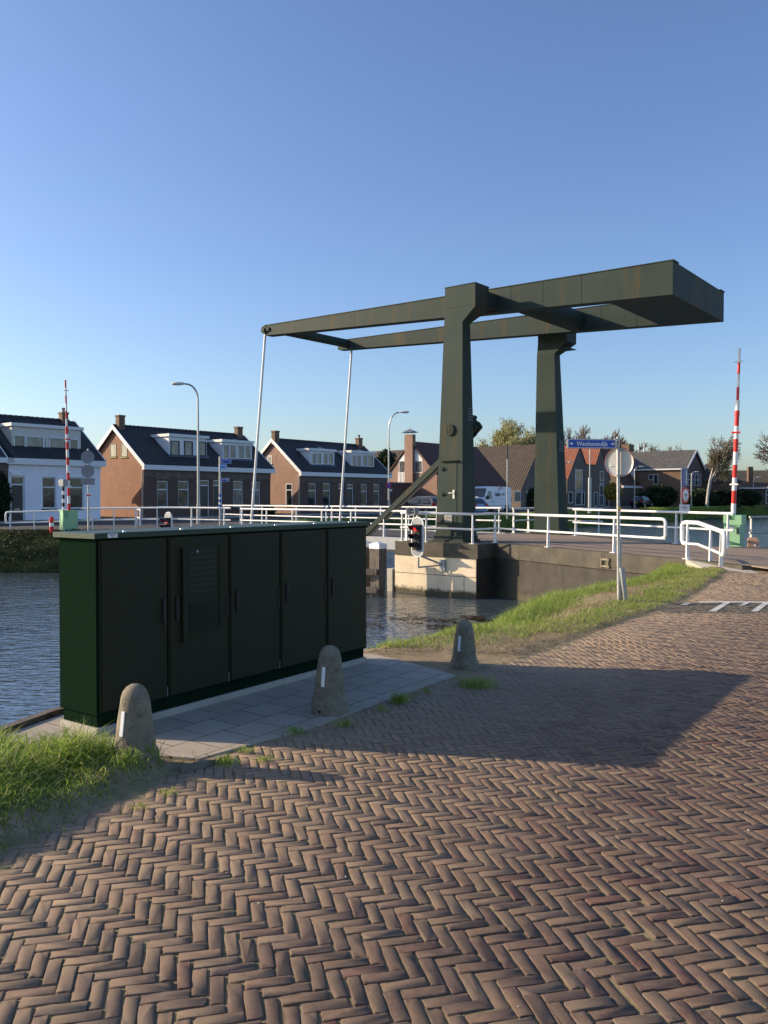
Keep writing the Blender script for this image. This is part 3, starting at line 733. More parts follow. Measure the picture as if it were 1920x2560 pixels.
# features on the near tower's front face (t=-1.44)
T0=-1.44
def fs(px,t=T0-.001): return spx(px,t)
def fz(py,px,t=T0): return zpx(py,spx(px,t),t)
dx0,dx1=fs(1106),fs(1142); dz0,dz1=fz(1318,1125),fz(1155,1125)
b=MB(); b.box((dx0,T0-.012,dz0),(dx1,T0-.002,dz1)); d=b.build('access_door',M['steel'],nt)
b=MB(); b.box((dx0-.07,T0-.11,dz1+.03),(dx1+.08,T0-.002,dz1+.05)); b.build('rain_hood',M['steel'],nt)
b=MB()
for e in ((dx0-.012,dx0),(dx1,dx1+.012)): b.box((e[0],T0-.004,dz0),(e[1],T0-.0015,dz1))
b.build('door_gap',M['dark'],nt)
for py in (1172,1235,1300):
    b=MB(); z=fz(py,1106); b.box((dx0-.03,T0-.06,z-.06),(dx0+.03,T0-.012,z+.06)); b.box((dx0-.035,T0-.075,z-.02),(dx0+.09,T0-.06,z+.03)); b.build('hinge',M['steel'],d)
b=MB(); hx=fs(1135); z=fz(1235,1135); b.box((hx-.035,T0-.03,z-.15),(hx+.035,T0-.012,z+.13)); b.box((hx-.17,T0-.075,z+.02),(hx+.02,T0-.055,z+.045)); b.box((hx-.01,T0-.06,z+.02),(hx+.02,T0-.03,z+.045)); b.build('handle',M['chrome'],d)
b=MB(); vx0,vx1=fs(1113),fs(1131.5); z0,z1=fz(1303,1122),fz(1287,1122)
b.box((vx0,T0-.03,z0),(vx0+.02,T0-.012,z1)); b.box((vx1-.02,T0-.03,z0),(vx1,T0-.012,z1))
for k in range(6): zz=z0+(z1-z0)*k/5; b.extr([(T0-.012,zz),(T0-.05,zz-.02),(T0-.05,zz-.03),(T0-.012,zz-.012)],'x',vx0,vx1)
b.build('ventilation_grille',M['signback'],d)
# rosette
cx=fs(1125.5); cz=fz(1075,1125.5)
b=MB(); b.disc((cx,T0-.02,cz),.185,(0,-1,0),.04,32)
for ring_,nn_,rr in ((.15,14,.026),(.105,11,.026),(.06,8,.024)):
    for k in range(nn_):
        a=2*PI*k/nn_; b.disc((cx+ring_*math.cos(a),T0-.05,cz+ring_*math.sin(a)),rr,(0,-1,0),.03,8)
b.disc((cx,T0-.055,cz),.03,(0,-1,0),.05,12); b.build('rosette',M['steel'],nt)
# ladder-like plates on right faces
for tw,S_,tt_,z in ((nt,10.535,-.98,zpx(1035,10.54,-1.0)),(ft,10.53,5.4,zpx(1115,10.54,5.4))):
    b=MB()
    for k in range(5): b.box((S_+.0,tt_-.12,z-.2+k*.09),(S_+.03,tt_+.16,z-.175+k*.09))
    b.box((S_,tt_-.14,z-.22),(S_+.025,tt_-.12,z+.2)); b.build('step_iron',M['lead'],tw)
# balance beams
zr0,zr1=6.96+EYE,6.67+EYE; SL=16.7
def beam(t0,t1):
    b=MB(); ztop=lambda s: zr0+(zr1-zr0)*s/SL; dep=lambda s:.40+.0335*s
    ss=[0,SL]
    p=[]
    for s in (0.0,.35): pass
    e0=.12 if t0>1 else 0
    vs=[(e0,t0,ztop(0)-.40),(SL,t0,ztop(SL)-dep(SL)),(SL,t1,ztop(SL)-dep(SL)),(e0,t1,ztop(0)-.40),(e0,t0,ztop(0)),(SL,t0,ztop(SL)),(SL,t1,ztop(SL)),(e0,t1,ztop(0))]
    b.hexa(vs)
    vs=[(-.02,t0-.02,ztop(0)-.0),(SL+.03,t0-.02,ztop(SL)),(SL+.03,t1+.02,ztop(SL)),(-.02,t1+.02,ztop(0)),(-.02,t0-.02,ztop(0)+.025),(SL+.03,t0-.02,ztop(SL)+.025),(SL+.03,t1+.02,ztop(SL)+.025),(-.02,t1+.02,ztop(0)+.025)]
    b.hexa(vs)
    return b
def ztop(s): return zr0+(zr1-zr0)*s/SL
def dep(s): return .40+.0335*s
for (t0,t1,lab) in ((.0,.42,'near balance beam'),(4.34,4.76,'far balance beam')):
    o=beam(t0,t1).build('balance_beam',M['steel'],br)
    for s in (11.45,12.6,13.9):
        b=MB(); b.box((s,t0-.006,ztop(s)-dep(s)+.01),(s+.02,t0-.0005,ztop(s)-.01)); b.build('weld_seam',M['steel'],o)
b=MB(); s0,s1=14.7,SL
b.hexa([(s0,.421,ztop(s0)-dep(s0)),(s1-.002,.421,ztop(s1)-dep(s1)+.002),(s1-.002,4.339,ztop(s1)-dep(s1)+.002),(s0,4.339,ztop(s0)-dep(s0)),(s0,.421,ztop(s0)-.002),(s1-.002,.421,ztop(s1)-.002),(s1-.002,4.339,ztop(s1)-.002),(s0,4.339,ztop(s0)-.002)])
b.build('counterweight',M['steel'],br)
b=MB(); sm=11.65; zc=ztop(sm)-dep(sm)+.36; b.tube([(sm,.42,zc),(sm,4.34,zc)],.38,20)
b.build('pivot_tube',M['steel'],br)
for (ta,tb) in ((-.63,.0),(4.76,5.05)):
    b=MB(); b.box((10.0,ta,7.72),(10.95,tb,8.22)); b.tube([(10.47,ta-.0,7.95),(10.47,tb,7.95)],.14,12); b.build('pivot_bearing',M['steel'],br)
b=MB(); zc=ztop(.55)-.17; b.tube([(.52,.42,zc),(.62,4.34,zc)],.19,16); b.build('cross_tube',M['steel'],br)
for t,s_,sf_,tr in ((.2,-.02,-.93,.06),(4.55,.45,-.30,4.92)):
    b=MB(); b.disc((s_,t,ztop(0)-.17),.16,(0,1,0),.5,18); b.disc((s_,t,ztop(0)-.17),.09,(0,1,0),.84 if t>1 else .62,14); b.box((s_-.1,t-.26,ztop(0)-.24),(s_+.3,t+.26,ztop(0)-.1)); b.build('end_hinge',M['steel'],br)
    b=MB(); foot=(sf_,tr,.35); b.tube([foot,(s_,tr,ztop(0)-.2)],.052,10); b.box((foot[0]-.1,tr-.06,.15),(foot[0]+.1,tr+.06,.45)); b.build('hanger_rod',M['white'],br)
# rack arm passing behind the near tower
pA=(10.75,-.42,0);zA=zpx(1066,spx(1193,-.42),-.42); sA=spx(1193,-.42); sB=spx(914,-.42); zB=zpx(1334,sB,-.42)
k=(zA-zB)/(sA-sB)
b=MB(); b.bar((sB-.7,-.42,zB-.7*k),(sA+.1,-.42,zA+.1*k),.14,.19)
b.build('rack_arm',M['steel'],br)
b=MB(); b.bar((sB-.7,-.42,zB-.7*k-.15),(sA+.1,-.42,zA+.1*k-.15),.08,.07)
L_=math.hypot(1,k)
for i in range(150):
    f_=i/150; s=sB-.6+(sA-sB+.6)*f_; z=zB+(s-sB)*k
    b.box((s-.012,-.45,z-.26),(s+.012,-.39,z-.19))
b.build('toothed_rack',M['black'],br)
b=MB(); s=sA; z=zA; 
b.bar((s-.5,-.5,z-.33),(s-.02,-.5,z+.12),.45,.42); b.disc((s-.12,-.5,z+.30),.07,(0,1,0),.3,12); b.build('drive_housing',M['steel'],br)
# opening leaf
lf=MB(); lf.box((-1.15,-.55,DZ-.02),(8.28,5.2,DZ)); 
lf.box((-1.15,-.62,DZ-.40),(8.28,-.55,DZ+.03)); lf.box((-1.15,5.2,DZ-.40),(8.28,5.27,DZ+.03))
for k in range(5): t=.3+k*1.05; lf.box((-1.1,t,DZ-.55),(8.2,t+.1,DZ-.021))
leaf=lf.build('bridge_leaf',M['greymetal'],br)
b=MB(); b.box((-1.13,.1,DZ+.001),(8.26,4.6,DZ+.012)); b.build('leaf_road_surface',M['asphalt'],leaf)

# ------------------------------------------------------------------ railings
def post(b,p,h,d,w0=.10,w1=.05,th=.03):
    """tapered flat post, d = rail direction"""
    d=Vector((d[0],d[1],0)).normalized(); n=Vector((-d.y,d.x,0)); p=Vector(p)
    vs=[]
    for z,w in ((0,w0),(h,w1)):
        c=p+Vector((0,0,z)); vs+=[c-d*th/2-n*w/2,c+d*th/2-n*w/2,c+d*th/2+n*w/2,c-d*th/2+n*w/2]
    b.hexa(vs); c=p; b.hexa([c+d*a+n*e+Vector((0,0,z)) for z in (-.01,.012) for a,e in ((-.09,-.08),(.09,-.08),(.09,.08),(-.09,.08))])
def railing(label,path,posts,h=.94,mid=.47,group=None,r1=.039,r2=.031,start_loop=False,end_loop=False,extra=None,name='railing',mat=None):
    """path: base points (world); posts: fractional positions along path by index"""
    path=[Vector(p) for p in path]; mat=mat or M['white']
    e=E(name,label,'railing',path[0],0,group)
    top=[p+Vector((0,0,h)) for p in path]; md=[p+Vector((0,0,mid)) for p in path]
    b=MB(); t=list(top)
    def loop(a,b_,frm):
        d=(a-frm).normalized(); rr=.12
        return [a-d*rr, a-d*rr*.3+Vector((0,0,-rr*.12)), a+Vector((0,0,-rr*.6)), b_+Vector((0,0,rr*.6)), b_-d*rr*.3+Vector((0,0,rr*.12)), b_-d*rr]
    if end_loop: t=t[:-1]+loop(top[-1],md[-1],top[-2])
    if start_loop: t=list(reversed(loop(top[0],md[0],top[1])))+t[1:]
    b.tube(t,r1,12); b.build('top_rail',mat,e,True)
    b=MB(); b.tube(md,r2,12); b.build('middle_rail',mat,e,True)
    for f in posts:
        i=min(int(f),len(path)-2); p=path[i].lerp(path[i+1],f-i); d=path[i+1]-path[i]
        b=MB(); post(b,p,h-.02,d); b.build('post',mat,e,True)
    return e
RG='white tubular railings of the bridge'
def gz(px,py,z=DZ): return gp(px,py,z)
P0=B(8.42,-1.85,DZ);P1=B(11.3,-1.85,DZ);P2=B(11.42,-.85,DZ)
P3=Vector((3.49,26.1,0)); 
dirw=Vector((dv.x,dv.y,0)); 
def wl(px,off=.12,z=DZ):
    a=Vector((3.49,26.1,0))-Vector((nn.x,nn.y,0))*off; k=(px-960)/F
    q=(k*a.y-a.x)/(dirw.x-k*dirw.y); p=a+dirw*q; return Vector((p.x,p.y,z))
railing('white railing round the front edge of the near tower pier and on along the road',[P0+Vector((0,0,0)),P1,wl(1240),wl(1371),wl(1536),wl(1664)],[0.02,.36,.97,1.96,3,4],.92,.45,RG,end_loop=True)
q0=wl(1706);q1=wl(1745);q2=Vector((*gp(1782,1411,.10).xy,.06));q3=Vector((*gp(1810,1430,.0).xy,-.0))
e=railing('short white end railing that slopes down to the brick road',[q0,q1,q2,q3],[.35,1.85,2.75],.86,.36,RG,start_loop=True,end_loop=True,r1=.05)
# pier left end return
railing('white railing returning across the left end of the near tower pier',[B(8.45,-1.7,DZ),B(8.5,-.85,DZ),B(9.3,-.8,DZ)],[.12,1.9],.92,.45,RG)
# far pier
railing('white railing round the far tower pier, behind the roadway',[B(8.5,5.35,DZ),B(8.55,6.6,DZ),B(11.7,6.65,DZ)],[.05,.95,1.3,1.95],.98,.5,RG)
fa=gz(1433,1339);fb=gz(1700,1360);fc=gz(1808,1371)
fc=Vector((fb.x+ (fb.x-fa.x)*.38, fb.y+(fb.y-fa.y)*.38, DZ))
railing('long white railing on the far side of the bridge road up to the mint barrier',[fa,fb,fc],[.03,.48,.97,1.9],.98,.5,RG)
# leaf
railing('white railing on the near edge of the opening bridge leaf',[B(-1.0,-.45,DZ),B(8.15,-.45,DZ)],[.01,.17,.33,.5,.66,.83,.99],.95,.48,RG)
railing('white railing on the far edge of the opening bridge leaf',[B(-1.0,5.05,DZ),B(8.15,5.05,DZ)],[.01,.17,.33,.5,.66,.83,.99],1.0,.5,RG)
# west approach
railing('white railing from the mint barrier by the street to the bridge leaf',[Vector((-13.2,36.15,.1)),B(-4.6,-1.2,.15),B(-1.35,-.7,.15)],[.12,.36,.6,.84,1.35,1.9],1.0,.5,RG)
railing('white railing with a rounded end left of the mint barrier',[Vector((-16.4,35.9,.0)),Vector((-15.1,35.9,.03)),Vector((-13.7,35.9,.08))],[.15,.95],.95,.48,RG,start_loop=True)
railing('white railing on the street side of the far approach, in front of the brick houses',[B(-1.35,5.3,.15),B(-6.5,5.8,.15),B(-12.4,8.3,.1)],[.03,.45,.98,1.5,1.97],1.0,.5,RG)
railing('small white railing with a rounded end near the blue and white sign pole',[B(-12.0,2.2,.12),B(-10.0,1.0,.12)],[.05,.93],.85,.42,RG,end_loop=True)
# railing and pillar right of the right barrier
ra=gp(1868,1372,.12);rb=Vector((12.6,25.4,.1))
railing('thin grey railing over the water right of the mint barrier',[Vector((10.75,24.35,.05)),Vector((13.5,25.5,.05))],[.02,.9],.98,.52,r1=.03,r2=.03,mat=M['galv'])
pb=E('brick_pillar','low reddish brick pillar with pointed top beside the right mint barrier','pillar',(10.66,24.0,0),R(-20),None,.72)
b=MB(); b.prism([(-.15,-.2),(.25,-.2),(.25,.2),(-.15,.2)],-.4,.5); b.hexa([(-.15,-.2,.5),(.25,-.2,.5),(.25,.2,.5),(-.15,.2,.5),(-.12,-.15,.58),(.2,-.15,.58),(.2,.1,.62),(-.12,.1,.62)]); b.build('shaft',M['pillar'],pb)
b=MB(); b.box((.07,-.206,.28),(.15,-.2005,.38)); b.build('plate',M['signwhite'],pb)

# ------------------------------------------------------------------ barriers
def barrier(kind,label,loc,rz,h,lean,bands,r0,boxw,boxh):
    e=E('bridge_barrier',label,'barrier',loc,rz,'raised red and white bridge barriers')
    b=MB(); w=boxw/2
    if kind=='R':
        b.box((-w+.03,-.2,0),(w-.03,.3,.12)); b.box((-w+.02,-.24,.12),(w-.05,.3,boxh-.27)); b.box((-w,-.26,boxh-.27),(w,.3,boxh-.12))
        b.box((-w,-.26,boxh-.12),(-.1,.3,boxh+.02)); b.box((.07,-.26,boxh-.12),(w,.3,boxh+.02)); b.box((-.1,-.12,boxh-.12),(.07,.3,boxh+.02))
        b.build('housing',M['mint'],e)
        b=MB(); b.box((w-.14,-.262,.42),(w-.09,-.2405,.58)); b.build('handle',M['black'],e)
        b=MB(); b.quad([(-.1,-.243,.64),(.05,-.243,.64),(.03,-.243,.53),(-.08,-.243,.53)]); b.build('data_plate',M['signback'],e)
        b=MB(); b.tube([(-.015,-.14,boxh-.1),(-.015,-.14,boxh+.05)],.07,12); b.build('pole_clamp',M['mint'],e)
    else:
        b.box((-w,-.22,0),(w,.3,boxh)); b.box((-w-.02,-.24,boxh),(w+.02,.32,boxh+.03)); b.build('housing',M['mint'],e)
        b=MB(); b.box((-w+.07,-.235,boxh-.28),(-w+.2,-.2205,boxh-.02)); b.build('warning_plate',M['greenclad'],e)
    # pole
    z=boxh-.02; px=-.015; n=bands; H=h-boxh; b=MB()
    segs=[]
    for i in range(n):
        f0,f1=i/n,(i+1)/n; rr=r0*(1-.10*f0) if f0<.62 else r0*.62*(1-.25*(f0-.62))
        b.tube([(px+lean*f0,-.1,z+H*f0),(px+lean*f1,-.1,z+H*f1)],rr,14,(i+(1 if kind=='R' else 0)+(0 if kind=='R' else 0))%2,cap=True)
    b.tube([(px+lean*.6,-.1,z+H*.6),(px+lean*.63,-.1,z+H*.63)],r0*1.05,14,0)
    pl=b.build('barrier_pole',[M['red'],M['bandwhite']],e)
    for f,m in ((.19,M['bandwhite']),(.58 if kind=='R' else .55,M['red']),(.92,M['bandwhite'])):
        if kind=='R' and f>.5 and f<.6: f=.5
        b=MB(); c=(px+lean*f,-.1,z+H*f); b.tube([(c[0]-r0*1.75,c[1]-.05,c[2]),(c[0]+r0*1.75,c[1]-.05,c[2])],r0*.45 if f<.9 else r0*.3,10); b.tube([(c[0],c[1]-.05,c[2]),(c[0],c[1],c[2])],r0*.5,8); b.build('marker_lamp',m,pl)
    return e
g=gp(1843,1368,.12)
barrier('R','raised red and white barrier pole on a mint housing right of the road',(g.x,g.y+.2,.10),R(-37),zpx(868,*st((g.x,g.y)))-.10,.14,13,.068,.52,.96)
g=Vector((-13.62,35.8,0))
barrier('L','raised red and white barrier pole on the mint housing in front of the pale house',(g.x,g.y,.08),R(37),zpx(950,*st(g))-.08,-.12,17,.062,.62,.93)
# warning light column at left barrier
e=E('warning_light_column','black and white banded column with a grey lamp box beside the left barrier','light column',(-13.78,35.6,.1),R(-30))
b=MB()
for i in range(7): b.tube([(0,0,.75+i*.17),(0,0,.75+(i+1)*.17)],.055,12,i%2)
b.tube([(0,0,0),(0,0,.75)],.05,12,1); b.build('column',[M['black'],M['bandwhite']],e)
b=MB(); b.box((-.13,-.12,1.98),(.14,.12,2.26)); b.tube([(0,0,1.92),(0,0,1.99)],.07,10); b.build('lamp_box',M['greymetal'],e)
b=MB(); b.disc((-.18,-.02,2.15),.06,(-1,0,0),.08,12); b.build('lamp',M['lampglass'],e)
e=E('marker_post','short red and white marker post left of the left mint barrier','marker post',(-14.25,35.5,.06),0)
b=MB(); 
for i,(z0,z1) in enumerate(((.0,.28),(.28,.44),(.44,.66))): b.tube([(0,0,z0),(0,0,z1)],.09,14,i%2)
b.lathe([(.09,.66),(.07,.69),(.001,.7)],14); b.build('post',[M['red'],M['bandwhite']],e)

# ------------------------------------------------------------------ ship traffic lights
def ship_light(s,t,label):
    e=frame('ship_traffic_light',label,'traffic light',s,t,0,'oval ship traffic lights on the bridge piers')
    W,Hh=.24,.64; zc=.36
    def oval(w,h,n=12):
        pts=[]
        for k in range(n+1): a=PI*k/n; pts.append((w*math.cos(a),zc+h-w+w*math.sin(a)))
        for k in range(n+1): a=PI+PI*k/n; pts.append((w*math.cos(a),zc-h+w+w*math.sin(a)))
        return pts
    o1=oval(W,Hh); o2=oval(W-.035,Hh-.035)
    b=MB(); b.extr([(x,z) for x,z in o2],'y',-.012,.0); b.build('backboard',M['greymetal'],e)
    b=MB(); n=len(o1)
    vs=[(x,-.02,z) for x,z in o1]+[(x,-.02,z) for x,z in o2]+[(x,.02,z) for x,z in o1]+[(x,.02,z) for x,z in o2]
    b.add(vs,[(i,(i+1)%n,(i+1)%n+n,i+n) for i in range(n)]+[(i+2*n,i+3*n,(i+1)%n+3*n,(i+1)%n+2*n) for i in range(n)]+[(i,i+2*n,(i+1)%n+2*n,(i+1)%n) for i in range(n)]+[(i+n,(i+1)%n+n,(i+1)%n+3*n,i+3*n) for i in range(n)])
    b.build('white_rim',M['white'],e)
    for k,(dz,m) in enumerate(((.27,M['redlamp']),(0,M['lens']),(-.27,M['lensred']))):
        b=MB(); b.box((-.14,-.10,zc+dz-.13),(.14,-.0121,zc+dz+.13)); h=b.build('lamp_housing',M['black'],e)
        b=MB(); b.disc((0,-.104,zc+dz),.085,(0,-1,0),.012,20); b.build('lens',m,h)
        b=MB(); na=14; vs=[];
        for i in range(na+1):
            a=R(-20)+R(220)*i/na; ln=.34*(.45+.55*max(0,math.sin(a)))
            vs+= [(.12*math.cos(a),-.10,zc+dz+.12*math.sin(a)),(.125*math.cos(a),-.10-ln,zc+dz+.125*math.sin(a)-.02)]
        b.add(vs,[(2*i,2*i+1,2*i+3,2*i+2) for i in range(na)]); b.build('visor',M['black'],h)
    b=MB(); b.tube([(.02,.03,-.25),(.02,.03,-.62)],.025,8); b.tube([(.02,.03,-.6),(.62,.5,-.52)],.025,8); b.tube([(.05,.03,-.22),(.62,.5,-.52)],.03,8); b.box((.5,.46,-.72),(.72,.5,-.35)); b.build('bracket',M['greymetal'],e)
    return e
sl=ship_light(spx(1044,-2.5),-2.5,'oval ship signal with the top lamp red, hung on the near tower pier')
sl2=ship_light(spx(421,-2.4),-2.4,'dark visored ship signal on the far pier, left of the round railing end')
hs=st(at(1032,1278,26.2)); e=frame('horn_loudspeaker','grey horn loudspeaker on the railing above the oval ship signal','loudspeaker',spx(1036,-2.1),-2.1,0)
hz=zpx(1278,spx(1036,-2.1),-2.1)
b=MB(); 
def rr_(w,h,y,c=.05): return [(-w+c,y,hz-h),(w-c,y,hz-h),(w,y,hz-h+c),(w,y,hz+h-c),(w-c,y,hz+h),(-w+c,y,hz+h),(-w,y,hz+h-c),(-w,y,hz-h+c)]
r0_=rr_(.17,.13,-.22);r1_=rr_(.165,.125,-.05);r2_=rr_(.06,.05,-.02,.02);r3=rr_(.155,.115,-.22)
vs=r0_+r1_+rr_(.09,.09,.14,.03); b.add(vs,[(i,(i+1)%8,(i+1)%8+8,i+8) for i in range(8)]+[(i+8,(i+1)%8+8,(i+1)%8+16,i+16) for i in range(8)]+[tuple(range(23,15,-1))])
vs=r3+r2_; b.add(vs,[(i,i+8,(i+1)%8+8,(i+1)%8) for i in range(8)]+[tuple(range(8,16))])
vs=r0_+r3; b.add(vs,[(i,i+8,(i+1)%8+8,(i+1)%8) for i in range(8)])
b.build('horn',M['greymetal'],e)
b=MB(); b.lathe([(.001,-.03),(.03,-.02),(.035,0),(.03,.02),(.001,.03)],10,(0,-.1,hz)); b.build('driver_cone',M['signback'],e)
b=MB(); b.box((-.02,-.05,hz-.28),(.02,0,hz-.12)); b.box((.1,.0,hz-.3),(.14,.05,hz-.1)); b.build('bracket',M['galv'],e)

# ------------------------------------------------------------------ mooring posts
MG='timber mooring posts with white caps beside the bridge opening'
def mpost(px,Y,label,ztop_,w=.19):
    x=(px-960)/F*Y; e=E('mooring_post',label,'mooring post',(x,Y,-1.5),R(-38),MG)
    b=MB(); vs=[]
    zs=[-.6,0,.35,.9,1.5+ztop_-.13]; rings=[]
    for k,z in enumerate(zs):
        q=w*(.72 if k<=1 else (.86 if k==2 else 1))
        vs+=[(-q,-q,z),(q,-q,z),(q,q,z),(-q,q,z)]
    b.add(vs,[(i*4+k,i*4+(k+1)%4,(i+1)*4+(k+1)%4,(i+1)*4+k) for i in range(len(zs)-1) for k in range(4)]); b.build('pile',M['wood'],e)
    z=1.5+ztop_; c=w+.012
    b=MB(); b.box((-c,-c,z-.15),(c,c,z)); b.add([(-c,-c,z),(c,-c,z),(c,c,z),(-c,c,z),(0,0,z+.07)],[(0,1,4),(1,2,4),(2,3,4),(3,0,4)]); b.build('cap',M['mooringcap'],e)
    return e
mpost(945,26.0,'mooring post with a white pyramid cap, free of the cabinet edge',.15)
mpost(909,26.6,'mooring post with a white pyramid cap, half hidden by the green cabinet',.17,.17)
b=MB()
for z in (-.72,-1.28): b.bar((-.95,26.05,z),(-.22,25.72,z),.07,.19)
b.build('fender_plank',M['wood'],label='two grey timber planks bolted across the mooring posts',category='planks')

# ------------------------------------------------------------------ street name and round sign
g=gp(1557,1512,-.03); ps=E('sign_pole','leaning galvanised pole with sleeve at the grass verge carrying the street name sign','sign pole',(g.x,g.y,-.05),0)
tp=at(1545,1092,g.y); base=Vector((at(1550,1500,g.y).x-.02,g.y,-.3))
mid=at(1550,1345,g.y)
b=MB(); b.tube([base,tp],.024,14); b.build('pole',M['galv'],ps,True)
b=MB(); b.tube([base,mid],.031,14); b.build('sleeve',M['galv'],ps,True)
b=MB(); a=at(1551,1421,g.y-.05); c=at(1562,1524,g.y-.03); b.bar(a,c,.075,.02); 
b.bar(at(1556,1418,g.y-.06),at(1566,1516,g.y-.05),.03,.06); b.build('support_stake',M['galv'],ps,True)
for py,m in ((1270,M['yellow']),(1275,M['orange'])):
    b=MB(); q=at(1547.6,py,g.y); b.tube([q+Vector((0,0,-.015)),q+Vector((0,0,.015))],.0265,14); b.build('sticker',m,ps,True)
# street sign
Yn=g.y-.03; L0=at(1418,1113,Yn-.10); L1=at(1541,1107,Yn)
xa=(L1-L0); 
e=E('street_name_sign','blue street name sign reading Westhavendijk with an arrow at each end','street sign',(L1.x,L1.y,L1.z),0)
xa=Vector((L1.x-L0.x,L1.y-L0.y,0)).normalized(); na=Vector((xa.y,-xa.x,0)); za=Vector((0,0,1))
Wd=(Vector((L1.x-L0.x,L1.y-L0.y,0))).length; cc=Vector(((L0.x+L1.x)/2,(L0.y+L1.y)/2,at(1480,1110,Yn).z)); hh=.072
def brd(b,w,h,y0,y1,mi=0,c=cc):
    b.hexa([c+xa*sx*w+na*yy+za*zz for zz in (-h,h) for sx,yy in ((-1,y1),(1,y1),(1,y0),(-1,y0))],mi)
b=MB(); brd(b,Wd/2,hh,-.012,.012); b.build('frame',M['greymetal'],e,True)
b=MB(); brd(b,Wd/2-.012,hh-.008,.0121,.014); b.build('border',M['signwhite'],e,True)
b=MB(); brd(b,Wd/2-.019,hh-.015,.0141,.0155); b.build('blue_panel',M['blue'],e,True)
b=MB(); b.text('Westhavendijk',.096,cc+na*.0165+za*-.004,xa,za,0,.0008,True,.86)
for sx in (-1,1):
    c=cc+xa*sx*(Wd/2-.065)+na*.0165
    b.quad([c+xa*sx*.03,c+xa*sx*-.002+za*.026,c+xa*sx*-.002-za*.026]); b.quad([c+xa*sx*-.002+za*.009,c-xa*sx*.026+za*.009,c-xa*sx*.026-za*.009,c+xa*sx*-.002-za*.009])
b.build('lettering',M['signwhite'],e,True)
b=MB(); c=at(1541,1108,Yn); b.box((c.x-.03,c.y-.03,c.z-.07),(c.x+.005,c.y+.03,c.z+.07)); b.box((c.x-.01,c.y-.04,c.z+.03),(c.x+.04,c.y+.04,c.z+.05)); b.box((c.x-.01,c.y-.04,c.z-.05),(c.x+.04,c.y+.04,c.z-.03)); b.build('clamp',M['signback'],e,True)
# round sign seen from behind, turned a little, slightly bent
c=at(1548,1156,g.y+.03); e=E('road_sign','round road sign seen from its pale bent back, with a thin red edge','road sign',c,0)
ax=Vector((-.50,-.86,0)); aa=Vector((-ax.y,ax.x,0)); 
b=MB(); vs=[];n=40;rings=[(0,0),(.08,0),(.14,0),(.185,0),(.205,-.004),(.222,-.02)]
for r_,off in rings:
    for k in range(n):
        a=2*PI*k/n; u_=r_*math.cos(a); w_=r_*math.sin(a); bend=-.05*max(0,u_-.02)
        vs.append(c+aa*u_+Vector((0,0,1))*w_*1.03-ax*(off+bend*-1))
fs_=[(i*n+k,i*n+(k+1)%n,(i+1)*n+(k+1)%n,(i+1)*n+k) for i in range(len(rings)-1) for k in range(n)]
b.add(vs,fs_,0,True); b.build('back_plate',M['signback'],e,True)
b=MB(); vs2=[Vector(v)-ax*.006 for v in vs[3*n:4*n]]+[Vector(v)-ax*.004+(Vector(v)-c).normalized()*.006 for v in vs[5*n:6*n]]
b.add(vs2,[(k,(k+1)%n,(k+1)%n+n,k+n) for k in range(n)]); vs3=[Vector(v)-ax*.007 for v in vs[0:4*n]]; b.build('red_edge',M['red'],e,True)
b=MB(); q=c+ax*.012+aa*-.13+Vector((0,0,-.05)); b.hexa([q+aa*sx*.022+Vector((0,0,sz*.006))+ax*yy for yy in (-.004,.002) for sx,sz in ((-1,-1),(1,-1),(1,1),(-1,1))]); b.build('sticker',M['signwhite'],e,True)
for dz in (.2,-.2):
    b=MB(); q=c+Vector((0,0,dz)); b.box((q.x-.05,q.y-.06,q.z-.012),(q.x+.035,q.y+.03,q.z+.012)); b.build('clamp',M['galv'],e,True)
# ------------------------------------------------------------------ houses
def facade(b,x,y0,y1,z0,z1,ops,depth=.12,mi=0,sgn=1):
    """wall in plane x=const facing +x with openings (y0,y1,z0,z1)"""
    ys=sorted({y0,y1,*[o[0] for o in ops],*[o[1] for o in ops]}); zs=sorted({z0,z1,*[o[2] for o in ops],*[o[3] for o in ops]})
    for i in range(len(ys)-1):
        for j in range(len(zs)-1):
            cy,cz=(ys[i]+ys[i+1])/2,(zs[j]+zs[j+1])/2
            if any(o[0]<cy<o[1] and o[2]<cz<o[3] for o in ops): continue
            b.quad([(x,ys[i],zs[j]),(x,ys[i+1],zs[j]),(x,ys[i+1],zs[j+1]),(x,ys[i],zs[j+1])],mi)
    xi=x-depth
    for o in ops:
        a,c,d,e_=o
        b.quad([(x,a,d),(x,a,e_),(xi,a,e_),(xi,a,d)],mi); b.quad([(x,c,d),(xi,c,d),(xi,c,e_),(x,c,e_)],mi)
        b.quad([(x,a,e_),(x,c,e_),(xi,c,e_),(xi,a,e_)],mi); b.quad([(x,a,d),(xi,a,d),(xi,c,d),(x,c,d)],mi)
